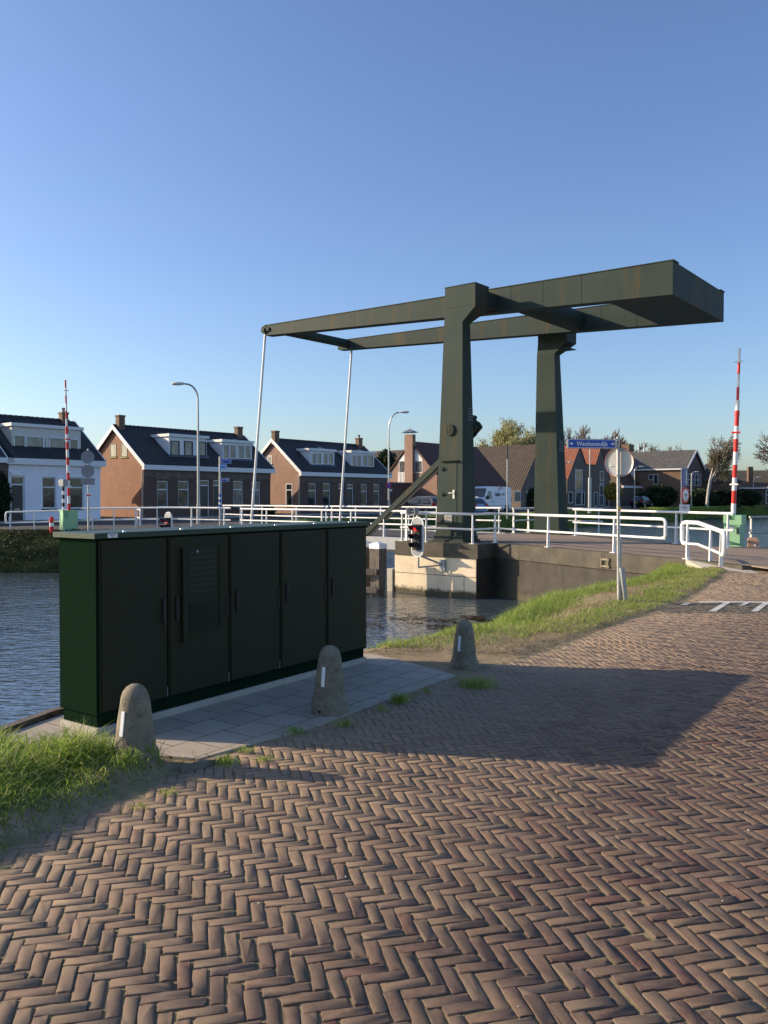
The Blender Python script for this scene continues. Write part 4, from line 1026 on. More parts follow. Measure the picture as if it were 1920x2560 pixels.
def window(par,x,y0,y1,z0,z1,transom=None,glass='glass',fw=.06,mull=0,depth=.10,sill=True,frm='frame'):
    xi=x-depth
    b=MB(); b.box((xi-.03,y0,z0),(xi+.03,y0+fw,z1)); b.box((xi-.03,y1-fw,z0),(xi+.03,y1,z1))
    b.box((xi-.03,y0+fw,z0),(xi+.03,y1-fw,z0+fw)); b.box((xi-.03,y0+fw,z1-fw),(xi+.03,y1-fw,z1))
    if transom: b.box((xi-.03,y0+fw,transom-.035),(xi+.028,y1-fw,transom+.035))
    for k in range(mull):
        yy=y0+(y1-y0)*(k+1)/(mull+1); b.box((xi-.03,yy-.03,z0+fw),(xi+.026,yy+.03,z1-fw))
    w=b.build('window',M[frm],par)
    b=MB(); b.quad([(xi-.01,y0+fw,z0+fw),(xi-.01,y1-fw,z0+fw),(xi-.01,y1-fw,z1-fw),(xi-.01,y0+fw,z1-fw)]); b.build('pane',M[glass],w)
    if sill:
        b=MB(); b.box((x+.0,y0-.05,z0-.09),(x+.05,y1+.05,z0-.01)); b.build('sill',M['black'],w)
    return w
def gwindow(par,y,x0,x1,z0,z1,transom=None,glass='glass',frm='frame',fw=.06,sill=True):
    """window in a gable wall facing -y at plane y"""
    b=MB(); a=y-.02; c=y+.03
    b.box((x0,a,z0),(x0+fw,c,z1)); b.box((x1-fw,a,z0),(x1,c,z1)); b.box((x0+fw,a,z0),(x1-fw,c,z0+fw)); b.box((x0+fw,a,z1-fw),(x1-fw,c,z1))
    if transom: b.box((x0+fw,a,transom-.03),(x1-fw,c,transom+.03))
    w=b.build('window',M[frm],par)
    b=MB(); b.quad([(x0+fw,y-.008,z0+fw),(x1-fw,y-.008,z0+fw),(x1-fw,y-.008,z1-fw),(x0+fw,y-.008,z1-fw)]); b.build('pane',M[glass],w)
    if sill: b=MB(); b.box((x0-.05,y-.07,z0-.09),(x1+.05,y-.001,z0-.01)); b.build('sill',M['stone'],w)
    return w
def door(par,x,y0,y1,z0,z1,zt,glass='glass',depth=.12):
    xi=x-depth
    b=MB(); b.box((xi-.03,y0,z0),(xi+.04,y0+.08,z1)); b.box((xi-.03,y1-.08,z0),(xi+.04,y1,z1)); b.box((xi-.03,y0+.08,z1-.08),(xi+.04,y1-.08,z1)); b.box((xi-.03,y0+.08,zt),(xi+.04,y1-.08,zt+.08)); 
    f=b.build('door_frame',M['frame'],par)
    b=MB(); b.box((xi-.02,y0+.08,z0),(xi+.01,y1-.08,zt)); b.box((xi+.0101,y0+.2,z0+1.1),(xi+.02,y1-.2,z0+1.12)); d=b.build('door',M['doorb'],f)
    b=MB(); b.box((xi+.0101,(y0+y1)/2-.16,z0+.72),(xi+.03,(y0+y1)/2+.16,z0+.79)); b.build('letter_slot',M['signback'],f)
    b=MB(); b.quad([(xi,y0+.08,zt+.08),(xi,y1-.08,zt+.08),(xi,y1-.08,z1-.08),(xi,y0+.08,z1-.08)]); b.build('fanlight',M[glass],f)
    return d
S0=-23.3
def chimney(par,s,t,z0,z1,w=.62,l=.5,m='brickbrown',pot=True):
    b=MB(); b.box((s-l/2,t-w/2,z0),(s+l/2,t+w/2,z1-.12)); b.box((s-l/2-.04,t-w/2-.04,z1-.12),(s+l/2+.04,t+w/2+.04,z1)); c=b.build('chimney',M[m],par)
    if pot: b=MB(); b.lathe([(.1,0),(.1,.25),(.13,.26),(.13,.3)],10,(s,t,z1)); b.build('chimney_pot',M['galv'],par)
    return c
def chim(par,t0,sl,pa,pb,ptop,m='brickbrown',pot=False):
    s_=S0+sl; a=tpx(pa,s_+.2); c=tpx(pb,s_+.2); w=max(.45,(c-a)*.62); tm=(a+c)/2
    chimney(par,sl,tm-t0,6.0,zpx(ptop,s_,tm),w,.42,m,pot)
def dormer(h,t0,t1,zb,zt,xf,ridge_x,zr,win,glass='glass2',wmat='frame',side='frame'):
    """box dormer on the street slope; xf = front plane (local s), roof flat at zt"""
    b=MB()
    xb=ridge_x+ (xf-ridge_x)*.12
    # cheeks and front
    def sl(x): return zr+(zb-zr)*(x-ridge_x)/(xf-ridge_x)   # roof line through front base
    b.extr([(xf,zb),(xf,zt),(xb,zt),(xb,sl(xb))],'y',t0,t1); d=b.build('dormer',M[side],h)
    b=MB(); b.box((xb-.2,t0-.12,zt),(xf+.18,t1+.12,zt+.2)); b.build('dormer_roof',M['whitewood'],d)
    b=MB(); b.hexa([(xf+.001,t0-.12,zb-.02),(xf+.16,t0-.12,zb-.16),(xf+.16,t1+.12,zb-.16),(xf+.001,t1+.12,zb-.02),(xf+.001,t0-.12,zb+.04),(xf+.18,t0-.12,zb-.1),(xf+.18,t1+.12,zb-.1),(xf+.001,t1+.12,zb+.04)]); b.build('flashing',M['lead'],d)
    for (a,c,z0,z1,gl) in win:
        window(d,xf+.11,a,c,z0,z1,None,gl,.06,0,.09,False,wmat)
    return d
def house_side(name,label,t0,t1,Wd,ze,zr,front,gable,roofm,zb=.12,plinth=None,eave=.28):
    """ridge along the street; local frame: x=s-S0 (0 = facade), y=t-t0"""
    h=E(name,label,'house',B(S0,t0,0),FR)
    L=t1-t0
    return h,L
def build_rowhouse(label,t0,t1,ze,zr,W_,front,gable,roofm,windows,doors,zb=.12,name='brick_house',verge=True,trimh=.38,arches=None,hide_gable=False,gwins=()):
    h=E(name,label,'house',B(S0,t0,0),FR); L=t1-t0
    ops=[(a-t0,b_-t0,c,d) for a,b_,c,d,*_ in windows]+[(a-t0,b_-t0,zb-.05,d) for a,b_,d,_ in doors]
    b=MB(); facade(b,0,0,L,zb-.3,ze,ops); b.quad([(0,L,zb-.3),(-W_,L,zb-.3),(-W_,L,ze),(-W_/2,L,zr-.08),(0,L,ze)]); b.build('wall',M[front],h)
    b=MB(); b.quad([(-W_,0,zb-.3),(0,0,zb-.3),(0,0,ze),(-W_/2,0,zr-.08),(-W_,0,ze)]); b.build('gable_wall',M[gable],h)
    # roof slabs
    b=MB(); ov=.32; k=(zr-ze)/(W_/2)
    for sgn in (1,-1):
        xe=ov if sgn==1 else -W_-ov; ze2=ze-k*ov+.10; xr=-W_/2
        vs=[(xe,-.18,ze2),(xr,-.18,zr),(xr,L+.18,zr),(xe,L+.18,ze2)]
        vs2=[(x,y,z+.12) for x,y,z in vs]
        b.hexa(vs+vs2)
    r=b.build('roof',M[roofm],h)
    b=MB()
    nr=int(L/.36)
    for i in range(nr): b.tube([(-W_/2,-.18+i*.36,zr+.10),(-W_/2,-.18+i*.36+.37,zr+.13)],.10,8)
    b.build('ridge_tiles',M[roofm],r)
    # verge boards
    if verge:
        for yv in (-.24,L+.18):
            b=MB()
            for sgn in (1,-1):
                xe=ov+.02 if sgn==1 else -W_-ov-.02; ze2=ze-k*ov+.10
                vs=[(xe,yv,ze2-.2),(-W_/2,yv,zr-.16),(-W_/2,yv+.06,zr-.16),(xe,yv+.06,ze2-.2),(xe,yv,ze2+.15),(-W_/2,yv,zr+.17),(-W_/2,yv+.06,zr+.17),(xe,yv+.06,ze2+.15)]
                b.hexa(vs)
            b.build('verge_board',M['whitewood'],h)
    b=MB(); b.box((.03,-.2,ze-trimh+.02),(.36,L+.2,ze-.03)); b.build('gutter_board',M['whitewood'],h)
    b=MB(); b.box((.0,0,ze-trimh-.25),(.06,L,ze-trimh+.019)); b.box((0,0,ze-trimh-.45),(.03,L,ze-trimh-.25)); b.build('cornice',M[front if front!='brickdark' else 'brickgrey'],h)
    for a,b_,c,d,*o in windows:
        tr=o[0] if o else None; gl=o[1] if len(o)>1 else 'glass'; mu=o[2] if len(o)>2 else 0
        window(h,0,a-t0,b_-t0,c,d,tr,gl,.07,mu)
    for a,b_,d,zt in doors: door(h,0,a-t0,b_-t0,zb-.02,d,zt)
    if arches:
        for (a,c,z) in arches:
            b=MB(); n=10; pts=[];yc=(a+c)/2-t0; w=(c-a)/2+.1
            for k_ in range(n+1): an=PI*k_/n; pts.append((yc-w*math.cos(an),z+.26*math.sin(an)))
            for k_ in range(n,-1,-1): an=PI*k_/n; pts.append((yc-(w-.22)*math.cos(an) if True else 0,z-.0+.10*math.sin(an)))
            b.extr(pts,'x',.001,.035); b.build('stone_arch',M['stone'],h)
            b=MB(); b.box((.001,yc-w-.02,z-.27),(.02,yc+w+.02,z-.04)); b.build('lintel',M['brickgrey'],h)
    if plinth_on[0]: b=MB(); b.box((.0,0,zb-.3),(.04,L,zb+.42)); b.build('plinth',M['plinth'],h)
    return h
plinth_on=[False]
def T(px): return tpx(px,S0)
def Zf(py,px): return zpx(py,S0,tpx(px,S0))
def win(px0,px1,py0,py1,*o):
    a,b_=T(px0),T(px1); pm=(px0+px1)/2; z1=Zf(py0,pm); z0=Zf(py1,pm)
    oo=list(o)
    if oo and oo[0]=='t': oo[0]=z1-(z1-z0)*.33
    return (a,b_,z0,z1,*oo)
def doo(px0,px1,py0,pyt):
    pm=(px0+px1)/2; return (T(px0),T(px1),Zf(py0,pm),Zf(pyt,pm))
# --- house far left, mostly out of frame
h0=build_rowhouse('brown brick house at the left edge with a white gutter and dark climbing plant',-6.5,T(21),3.95,6.62,6.8,'brickdark','brickdark','tiledark',[win(-60,-30,1195,1265,'t'),win(-8,9,1190,1262,'t')],[],trimh=.36,verge=False)
# --- white rendered house
h1=build_rowhouse('pale blue white rendered house with a wide grey dormer, leftmost whole house',T(21)+.01,T(251),3.95,6.62,6.8,'render','brickred','tiledark',
   [win(106,141,1192,1271,'t','glass'),win(172,210,1193,1271,'t','glass')],[doo(27,62,1190,1213)],trimh=.42,name='white_house')
t1a=T(21)+.01
def dz(py,px,s): return zpx(py,s,tpx(px,s))
sf=S0-.75
d=dormer(h1,tpx(31,sf)-t1a,tpx(203,sf)-t1a,dz(1122,110,sf),dz(1072,110,sf)+.05,-.75,-3.4,6.62,
   [(tpx(35,sf)-t1a,tpx(64,sf)-t1a,dz(1121,50,sf),dz(1087,50,sf),'glass'),(tpx(65.5,sf)-t1a,tpx(110,sf)-t1a,dz(1121,88,sf),dz(1090,88,sf),'glass2'),(tpx(111,sf)-t1a,tpx(118,sf)-t1a,dz(1122,114,sf),dz(1092,114,sf),'glass'),(tpx(123,sf)-t1a,tpx(166,sf)-t1a,dz(1124,145,sf),dz(1094,145,sf),'glass2'),(tpx(174,sf)-t1a,tpx(196,sf)-t1a,dz(1126,185,sf),dz(1097,185,sf),'glass')],side='signback')
chim(h1,t1a,-3.3,152,177,1031,'brickbrown',True)
b=MB(); b.box((.05,T(40)-t1a-.35,2.9),(.09,T(40)-t1a+.35,3.1)); b.build('house_name_board',M['bandwhite'],h1)
# bird on the roof
g=at(73,1048,56.0); e=MB(); e.lathe([(.001,-.05),(.05,-.02),(.06,.05),(.035,.12),(.001,.15)],8,(0,0,0)); e.tube([(0,0,-.02),(.16,0,-.14)],[.04,.015],6); e.tube([(-.02,0,.1),(-.1,0,.15)],[.04,.02],6); o=e.build('bird',M['black'],label='small dark bird perched on the ridge of the pale house roof',category='bird'); o.location=(g.x,g.y,6.85+.05)
# --- house 2: pair with orange gable
t2=T(361); t2e=T(676)
arch=[(T(393),T(421),Zf(1199,407)+.32),(T(446),T(473),Zf(1200,459)+.32),(T(500),T(557),Zf(1199,530)+.35),(T(583),T(608),Zf(1202,595)+.32),(T(628),T(651),Zf(1203,640)+.32)]
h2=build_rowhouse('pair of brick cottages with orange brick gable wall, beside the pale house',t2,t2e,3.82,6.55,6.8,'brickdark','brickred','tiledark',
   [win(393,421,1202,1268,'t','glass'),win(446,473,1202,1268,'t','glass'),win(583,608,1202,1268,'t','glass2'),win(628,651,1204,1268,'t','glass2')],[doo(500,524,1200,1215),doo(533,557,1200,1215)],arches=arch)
sg=lambda px:spx(px,t2)-S0
for (a,c,y0,y1) in ((277,292,1110,1142),(304,319.5,1109,1142)):
    gwindow(h2,-.0,sg(a),sg(c),zpx(y1,S0+sg((a+c)/2),t2),zpx(y0,S0+sg((a+c)/2),t2),None,'glass2','greendark',.05)
b=MB(); b.tube([(-.12,-.07,3.5),(-.12,-.07,.1)],.045,8); b.build('downpipe',M['galv'],h2)
sf=S0-.62
d=dormer(h2,tpx(423,sf)-t2,tpx(517,sf)-t2,dz(1139,470,sf),dz(1094,470,sf),-.62,-3.4,6.55,[(tpx(a,sf)-t2,tpx(c,sf)-t2,dz(1140,(a+c)/2,sf),dz(1102+(a-426)*.03,(a+c)/2,sf),'glass2') for a,c in ((427,449),(461,482),(497,515))],wmat='black')
d=dormer(h2,tpx(555,sf)-t2,tpx(630,sf)-t2,dz(1148,592,sf),dz(1107,592,sf),-.62,-3.4,6.55,[(tpx(a,sf)-t2,tpx(c,sf)-t2,dz(1147,(a+c)/2,sf),dz(1111+(a-557)*.03,(a+c)/2,sf),'glass2') for a,c in ((557,573),(573.5,590),(594,611),(611.5,627))])
chim(h2,t2,-3.2,294,318,1038)
chim(h2,t2,-3.2,591,611,1067)
# --- house 3
t3=T(751); t3e=T(970)
arch=[(T(771),T(791),Zf(1205,780)+.3),(T(807),T(826),Zf(1206,816)+.3),(T(846),T(884),Zf(1206,866)+.33),(T(902),T(918),Zf(1207,910)+.3),(T(933),T(949),Zf(1208,941)+.3)]
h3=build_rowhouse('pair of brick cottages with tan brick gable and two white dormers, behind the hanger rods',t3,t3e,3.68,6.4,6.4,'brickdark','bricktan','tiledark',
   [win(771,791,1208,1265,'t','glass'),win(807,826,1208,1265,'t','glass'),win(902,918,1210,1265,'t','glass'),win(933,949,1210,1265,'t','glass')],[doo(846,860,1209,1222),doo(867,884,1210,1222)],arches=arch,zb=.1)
sg=lambda px:spx(px,t3)-S0
gwindow(h3,0,sg(715),sg(731),zpx(1265,S0+sg(723),t3),zpx(1209,S0+sg(723),t3),zpx(1225,S0+sg(723),t3),'glass')
gwindow(h3,0,sg(669),sg(680),zpx(1160,S0+sg(674),t3),zpx(1139,S0+sg(674),t3),None,'glass2')
sf=S0-.6
for (a,c,zb_,zt_,ws) in ((776,836,1162,1128,((779,790),(791,803),(808,819),(820,833))),(877,935,1168,1133,((879,890),(891,902),(906,917),(918,933)))):
    dormer(h3,tpx(a,sf)-t3,tpx(c,sf)-t3,dz(zb_,(a+c)/2,sf),dz(zt_,(a+c)/2,sf),-.6,-3.2,6.4,[(tpx(p,sf)-t3,tpx(q,sf)-t3,dz(zb_-1,(p+q)/2,sf),dz(zt_+4,(p+q)/2,sf),'glass2') for p,q in ws])
chim(h3,t3,-3.0,684,702,1077)
b=MB(); b.tube([(-.1,-.07,3.4),(-.1,-.07,.1)],.045,8); b.build('downpipe',M['galv'],h3)
chim(h3,t3,-3.0,894,909,1095,'brickbrown',True)
# --- green industrial hall between houses 1 and 2
g=at(238,1120,95); e=E('industrial_hall','pale green clad hall showing in the gap between the pale and orange brick houses','hall',B(-58,8,0),FR)
b=MB(); b.box((-18,-8,0),(0,16,7.0)); b.build('wall',M['greenclad'],e); b=MB(); b.box((-18.2,-8.2,7.0),(.2,16.2,7.7)); b.build('eaves_band',M['greendark'],e); b=MB(); b.extr([(-18.4,7.7),(.4,7.7),(-9,8.9)],'y',-8.4,16.4); b.build('roof',M['plinth'],e)
# --- house 4: gable end with chimney stack and white boarding
t4=T(1093); t4e=t4+12.5; W4=6.6
h4=E('brick_house','tan brick house with a chimney stack up its gable, left of the near tower','house',B(S0,t4,0),FR)
ze,zr=3.7,7.25
b=MB(); b.quad([(-W4,0,-.2),(0,0,-.2),(0,0,ze),(-W4/2,0,zr-.1),(-W4,0,ze)]); b.build('gable_wall',M['bricktan'],h4)
b=MB(); b.quad([(0,0,-.2),(0,t4e-t4,-.2),(0,t4e-t4,ze),(0,0,ze)]); b.quad([(0,t4e-t4,-.2),(-W4,t4e-t4,-.2),(-W4,t4e-t4,ze),(-W4/2,t4e-t4,zr-.1),(0,t4e-t4,ze)]); b.build('wall',M['brickgrey'],h4)
b=MB(); k=(zr-ze)/(W4/2)
for sgn in (1,-1):
    xe=1.0 if sgn==1 else -W4-.2; ze2=ze-k*(1.0 if sgn==1 else .2)+.08
    vs=[(xe,-.15,ze2),(-W4/2,-.15,zr),(-W4/2,t4e-t4+.15,zr),(xe,t4e-t4+.15,ze2)]; b.hexa(vs+[(x,y,z+.1) for x,y,z in vs])
r=b.build('roof',M['tiledarkred'],h4)
sg=lambda px:spx(px,t4)-S0
zz=lambda py,px:zpx(py,S0+sg(px),t4)
ca,cb=sg(1016),sg(1036)
b=MB(); b.box((ca,-.35,-.2),(cb,.2,zz(1087,1026))); b.build('chimney',M['bricktan'],r)
zc=zz(1087,1026); cm=(ca+cb)/2
b=MB()
for sx in (ca+.05,cb-.05):
    for yy in (-.3,.15): b.tube([(sx,yy,zc),(sx,yy,zc+.22)],.02,6)
b.add([(ca-.25,-.6,zc+.22),(cb+.25,-.6,zc+.22),(cb+.25,.45,zc+.22),(ca-.25,.45,zc+.22),(cm-.12,-.15,zc+.55),(cm+.12,-.15,zc+.55),(cm,0,zc+.85)],[(3,2,1,0),(0,1,5,4),(1,2,5),(2,3,4,5),(3,0,4),(4,5,6)]); b.build('chimney_cowl',M['lead'],r)
for (a,c) in ((997.5,1015.5),(1037,1056)):
    s0_,s1_=sg(a),sg(c)
    zt=lambda x: zr-.25-k*abs(x+W4/2)
    b=MB(); z1=zz(1152,(a+c)/2); b.add([(s0_,-.03,z1),(s1_,-.03,z1),(s1_,-.03,max(z1+.05,zt(s1_))),(s0_,-.03,max(z1+.05,zt(s0_)))],[(0,1,2,3)]); b.build('white_boarding',M['whitewood'],h4)
    gwindow(h4,-.0,s0_,s1_,zz(1182,(a+c)/2),z1,None,'glass2',sill=False)
b=MB(); s0_,s1_=sg(997.5),sg(1015.5)
for i in range(6): x=s0_+(s1_-s0_)*i/5; b.box((x-.05,-.12,zz(1206,1005)),(x+.05,-.06,zz(1181,1005)))
b.build('baluster',M['whitewood'],h4,kind='stuff')
ga=E('garage','low brown brick garage with a pale door beside the tan gable house','garage',B(S0-6.6,t4-6.2,0),FR)
b=MB(); b.box((0,0,0),(3.4,6.0,2.9)); b.build('wall',M['brickdark'],ga); b=MB(); b.box((-.1,-.1,2.9),(3.5,6.1,3.05)); b.build('roof',M['lead'],ga)
b=MB(); b.box((.6,-.05,.1),(2.9,-.001,2.2)); b.build('garage_door',M['whitewood'],ga)
# --- gabled houses with steep roofs (gable to the canal, lit slope to the left)
def gablehouse(label,prof_,depth,tl,tr,wallm,roofm,windows=(),name='gabled_house'):
    """prof_: roof line [(t,z)...] left to right in absolute t; walls below"""
    t0=prof_[0][0]; h=E(name,label,'house',B(S0,t0,0),FR)
    P=[(t-t0,z) for t,z in prof_]
    b=MB(); poly=[(P[0][0],-.2)]+[(P[-1][0],-.2)]+[(t,z) for t,z in reversed(P)]
    b.add([(0,t,z) for t,z in poly],[tuple(range(len(poly)))]); 
    b.quad([(-depth,P[0][0],-.2),(0,P[0][0],-.2),(0,P[0][0],P[0][1]),(-depth,P[0][0],P[0][1])]); b.quad([(0,P[-1][0],-.2),(-depth,P[-1][0],-.2),(-depth,P[-1][0],P[-1][1]),(0,P[-1][0],P[-1][1])])
    b.add([(-depth,t,z) for t,z in poly],[tuple(range(len(poly)-1,-1,-1))])
    b.build('wall',M[wallm],h)
    b=MB()
    for (a,za_),(c,zc_) in zip(P[:-1],P[1:]):
        if abs(za_-zc_)<.2 and abs(a-c)<.1: continue
        vs=[(-depth-.1,a,za_+.02),(.12,a,za_+.02),(.12,c,zc_+.02),(-depth-.1,c,zc_+.02)]; b.hexa(vs+[(x,y,z+.12) for x,y,z in vs])
    b.build('roof',M[roofm],h)
    for (a,c,y0,y1,tr_,gl,mu) in windows:
        pm=(a+c)/2; z0,z1=Zf(y1,pm),Zf(y0,pm); window(h,.13,T(a)-t0,T(c)-t0,z0,z1,(z0+(z1-z0)*tr_) if tr_ else None,gl,.09,mu,.10,False)
    return h
gablehouse('grey brick house with a huge weathered brown tile slope, right of the white van',[(62.8,2.4),(67.4,7.85),(72,2.4)],30,0,0,'brickgrey','tilebrown',[(1285,1301,1228,1255,None,'glass2',0),(1316,1330,1227,1257,None,'glass',0),(1336,1344,1180,1220,None,'glass2',0)])
gablehouse('steep grey brick gable with orange red roof, behind the street name sign',[(74.9,3.8),(78.4,8.25),(80.35,5.8),(81.6,5.8)],13,0,0,'brickgrey','tilered',[(1437,1455,1174,1226,.55,'glass',0),(1437,1453,1229,1263,None,'glass2',0),(1454.5,1461,1229,1263,None,'glass',0),(1421,1431,1229,1258,None,'glass',0)])
gablehouse('steep grey brick gable with orange red roof, left of the round sign',[(81.6,5.8),(83.2,5.8),(85.1,8.5),(88.3,3.9)],13,0,0,'brickgrey','tilered',[(1499,1508,1178,1210,.3,'glass2',0),(1498,1508,1212,1264,.5,'glass2',0),(1484,1493,1230,1266,None,'glass2',0),(1512,1521,1230,1266,None,'glass',0)])
# dark red roofed house behind the round sign
h8=build_rowhouse('house with dark red roof, dormer and skylight behind the round sign',92.5,106,3.2,8.6,9.5,'brickgrey','brickgrey','tiledarkred',[],[],verge=False,name='brick_house')
chimney(h8,-4.2,12.4,7.6,9.9,2.0,1.3,'brickbrown')
sf=S0-.9
dormer(h8,tpx(1585,sf)-92.5,tpx(1598,sf)-92.5,dz(1201,1591,sf),dz(1176,1591,sf),-.9,-4.75,8.6,[(tpx(1590,sf)-92.5,tpx(1597,sf)-92.5,dz(1199,1594,sf),dz(1179,1594,sf),'glass')])
e=E('garage','low brick garage with a slanting skylight, right of the dark red roof','garage',B(S0+.6,101.5,0),FR)
b=MB(); b.box((-4,0,-.1),(1.5,6.2,2.7)); b.build('wall',M['brickgrey'],e); b=MB(); b.hexa([(-4,-.1,2.7),(1.6,-.1,2.7),(1.6,6.3,2.7),(-4,6.3,2.7),(-4,-.1,4.6),(1.6,-.1,2.8),(1.6,6.3,2.8),(-4,6.3,4.6)]); rr1=b.build('roof',M['tiledarkred'],e)
b=MB(); b.hexa([(-2.4,3.2,4.13),(1.2,3.2,2.98),(1.2,4.6,2.98),(-2.4,4.6,4.13),(-2.4,3.2,4.25),(1.2,3.2,3.1),(1.2,4.6,3.1),(-2.4,4.6,4.25)]); b.build('skylight',M['lampglass'],rr1)
# big brown brick house, grey lit roof
Y9=122; x9=(1715-960)/F*Y9; s9,t9=st((x9,Y9))
h9=E('brick_house','tall brown brick house with grey tiled roof and white trimmed gable, across the water','house',B(s9,t9,0),FR)
W9=7.6; D9=12.5; ze,zr=5.75,8.35
b=MB(); b.quad([(-D9,0,-.2),(0,0,-.2),(0,0,ze),(-D9,0,ze)]); b.build('side_wall',M['brickbrown'],h9)
b=MB(); b.add([(0,0,-.2),(0,W9,-.2),(0,W9,ze),(0,W9/2,zr+.1),(0,0,ze)],[(0,1,2,3,4)]); b.quad([(0,W9,-.2),(-D9,W9,-.2),(-D9,W9,ze),(0,W9,ze)]); b.add([(-D9,0,-.2),(-D9,W9,-.2),(-D9,W9,ze),(-D9,W9/2,zr),(-D9,0,ze)],[(4,3,2,1,0)]); b.build('wall',M['brickdark'],h9)
b=MB()
for sg_ in (0,1):
    ye=-.3 if sg_==0 else W9+.3; vs=[(-D9-.2,ye,ze-.15),(.25,ye,ze-.15),(.25,W9/2,zr+.15),(-D9-.2,W9/2,zr+.15)]; b.hexa(vs+[(x,y,z+.12) for x,y,z in vs])
b.build('roof',M['tilegrey'],h9)
b=MB()
for sg_ in (0,1):
    ye=-.32 if sg_==0 else W9+.32; b.bar((.3,ye,ze-.1),(.3,W9/2,zr+.2),.07,.3)
b.box((-D9,-.36,ze-.22),(.2,-.3,ze-.02)); b.build('white_trim',M['whitewood'],h9)
for r_,(z0,z1) in enumerate(((3.2,5.0),(.6,2.6))):
    for i in range(4):
        y=.9+i*1.55; window(h9,.09,y,y+1.0,z0,z1,(z0+z1)/2,'glass2' if (i+r_)%2 else 'glass',.07,0,.06,False,'frame')
gx=lambda px:spx(px,t9)-s9
for (a,c,y0,y1) in ((1621.5,1633,1186,1200),(1633.5,1645,1186,1211)):
    gwindow(h9,0,gx(a),gx(c),zpx(y1,s9+gx((a+c)/2),t9),zpx(y0,s9+gx((a+c)/2),t9),None,'glass',sill=False)
for i in range(2):
    b=MB(); b.tube([(-D9+3.8+i*.9,W9/2,zr),(-D9+3.8+i*.9,W9/2,zr+1.5)],.14,8); b.build('flue',M['galv'],h9)
# row of low houses at the right
def lowhouse(px,Y,label,L,W_,ze,zr,gab=None,chim=None):
    x=(px-960)/F*Y; h=E('low_house',label,'house',(x,Y,0),R(-8))
    b=MB(); b.box((0,0,-.2),(L,W_,ze)); b.build('wall',M['brickdark'],h)
    b=MB(); b.extr([(-.4,ze),(W_+.4,ze),(W_/2,zr)],'x',-.3,L+.3); r=b.build('roof',M['tileolive_x'],h)
    b=MB(); b.box((-.3,-.5,ze-.15),(L+.3,-.38,ze+.05)); b.build('gutter_board',M['whitewood'],h)
    if chim is not None: 
        b=MB(); b.box((chim,-.1,0),(chim+.75,.8,zr+.5)); b.build('chimney',M['brickbrown'],h)
    for gx_,gw in (gab or []):
        b=MB(); b.hexa([(gx_,-.7,ze-.1),(gx_+gw,-.7,ze-.1),(gx_+gw,W_/2,ze-.1),(gx_,W_/2,ze-.1),(gx_+gw/2-.05,-.7,zr-.2),(gx_+gw/2+.05,-.7,zr-.2),(gx_+gw/2+.05,W_/2,zr-.2),(gx_+gw/2-.05,W_/2,zr-.2)]); g_=b.build('front_gable',M['brickdark'],h)
        b=MB(); b.bar((gx_-.15,-.75,ze-.2),(gx_+gw/2,-.75,zr-.05),.1,.32); b.build('verge_board',M['whitewood'],h); b=MB(); b.bar((gx_+gw+.15,-.75,ze-.2),(gx_+gw/2,-.75,zr-.05),.1,.12); b.build('verge_board',M['whitewood'],h)
    return h
M['tileolive_x']=tiles('mossy grey tiles',((.10,.088,.06),(.15,.13,.085),'x'),.3,.34)
hl=lowhouse(1788,138,'long low house with mossy roof and chimney at the right, behind the barrier pole',12.0,7,3.0,6.0,[(-1.5,4.2),(8.2,3.2)],5.2)
hl2=lowhouse(1897,141,'low house with white gable boards at the right edge',9,7,3.0,6.0,[(.2,3.2)],None)
def strip(h,x0,x1,z0,z1,n,y=-.06,kind='glass'):
    b=MB(); 
    for i in range(n+1): x=x0+(x1-x0)*i/n; b.box((x-.05,y-.05,z0),(x+.05,y,z1))
    for z in (z0,z0+(z1-z0)*.65,z1): b.box((x0-.05,y-.06,z-.05),(x1+.05,y-.0501,z+.05))
    w=b.build('window',M['frame'],h); b=MB(); b.quad([(x0,y+.03,z0),(x1,y+.03,z0),(x1,y+.03,z1),(x0,y+.03,z1)]); b.build('pane',M[kind],w)
strip(hl,-.2,3.2,1.3,2.7,6,-.72); strip(hl,1.2,2.6,.2,1.3,3,-.72); strip(hl,8.0,11.8,.4,2.6,6,-.08); strip(hl2,.6,7,.4,2.6,9,-.08)
hb=E('brick_house','brown gabled house half hidden behind the birch tree','house',((1775-960)/F*128,128,0),R(-25))
b=MB(); b.box((-4,0,-.2),(4,8,4)); b.build('wall',M['brickbrown'],hb); b=MB(); b.extr([(-4.5,3.8),(4.5,3.8),(0,7)],'y',-.4,8.4); b.build('roof',M['tilegrey'],hb)

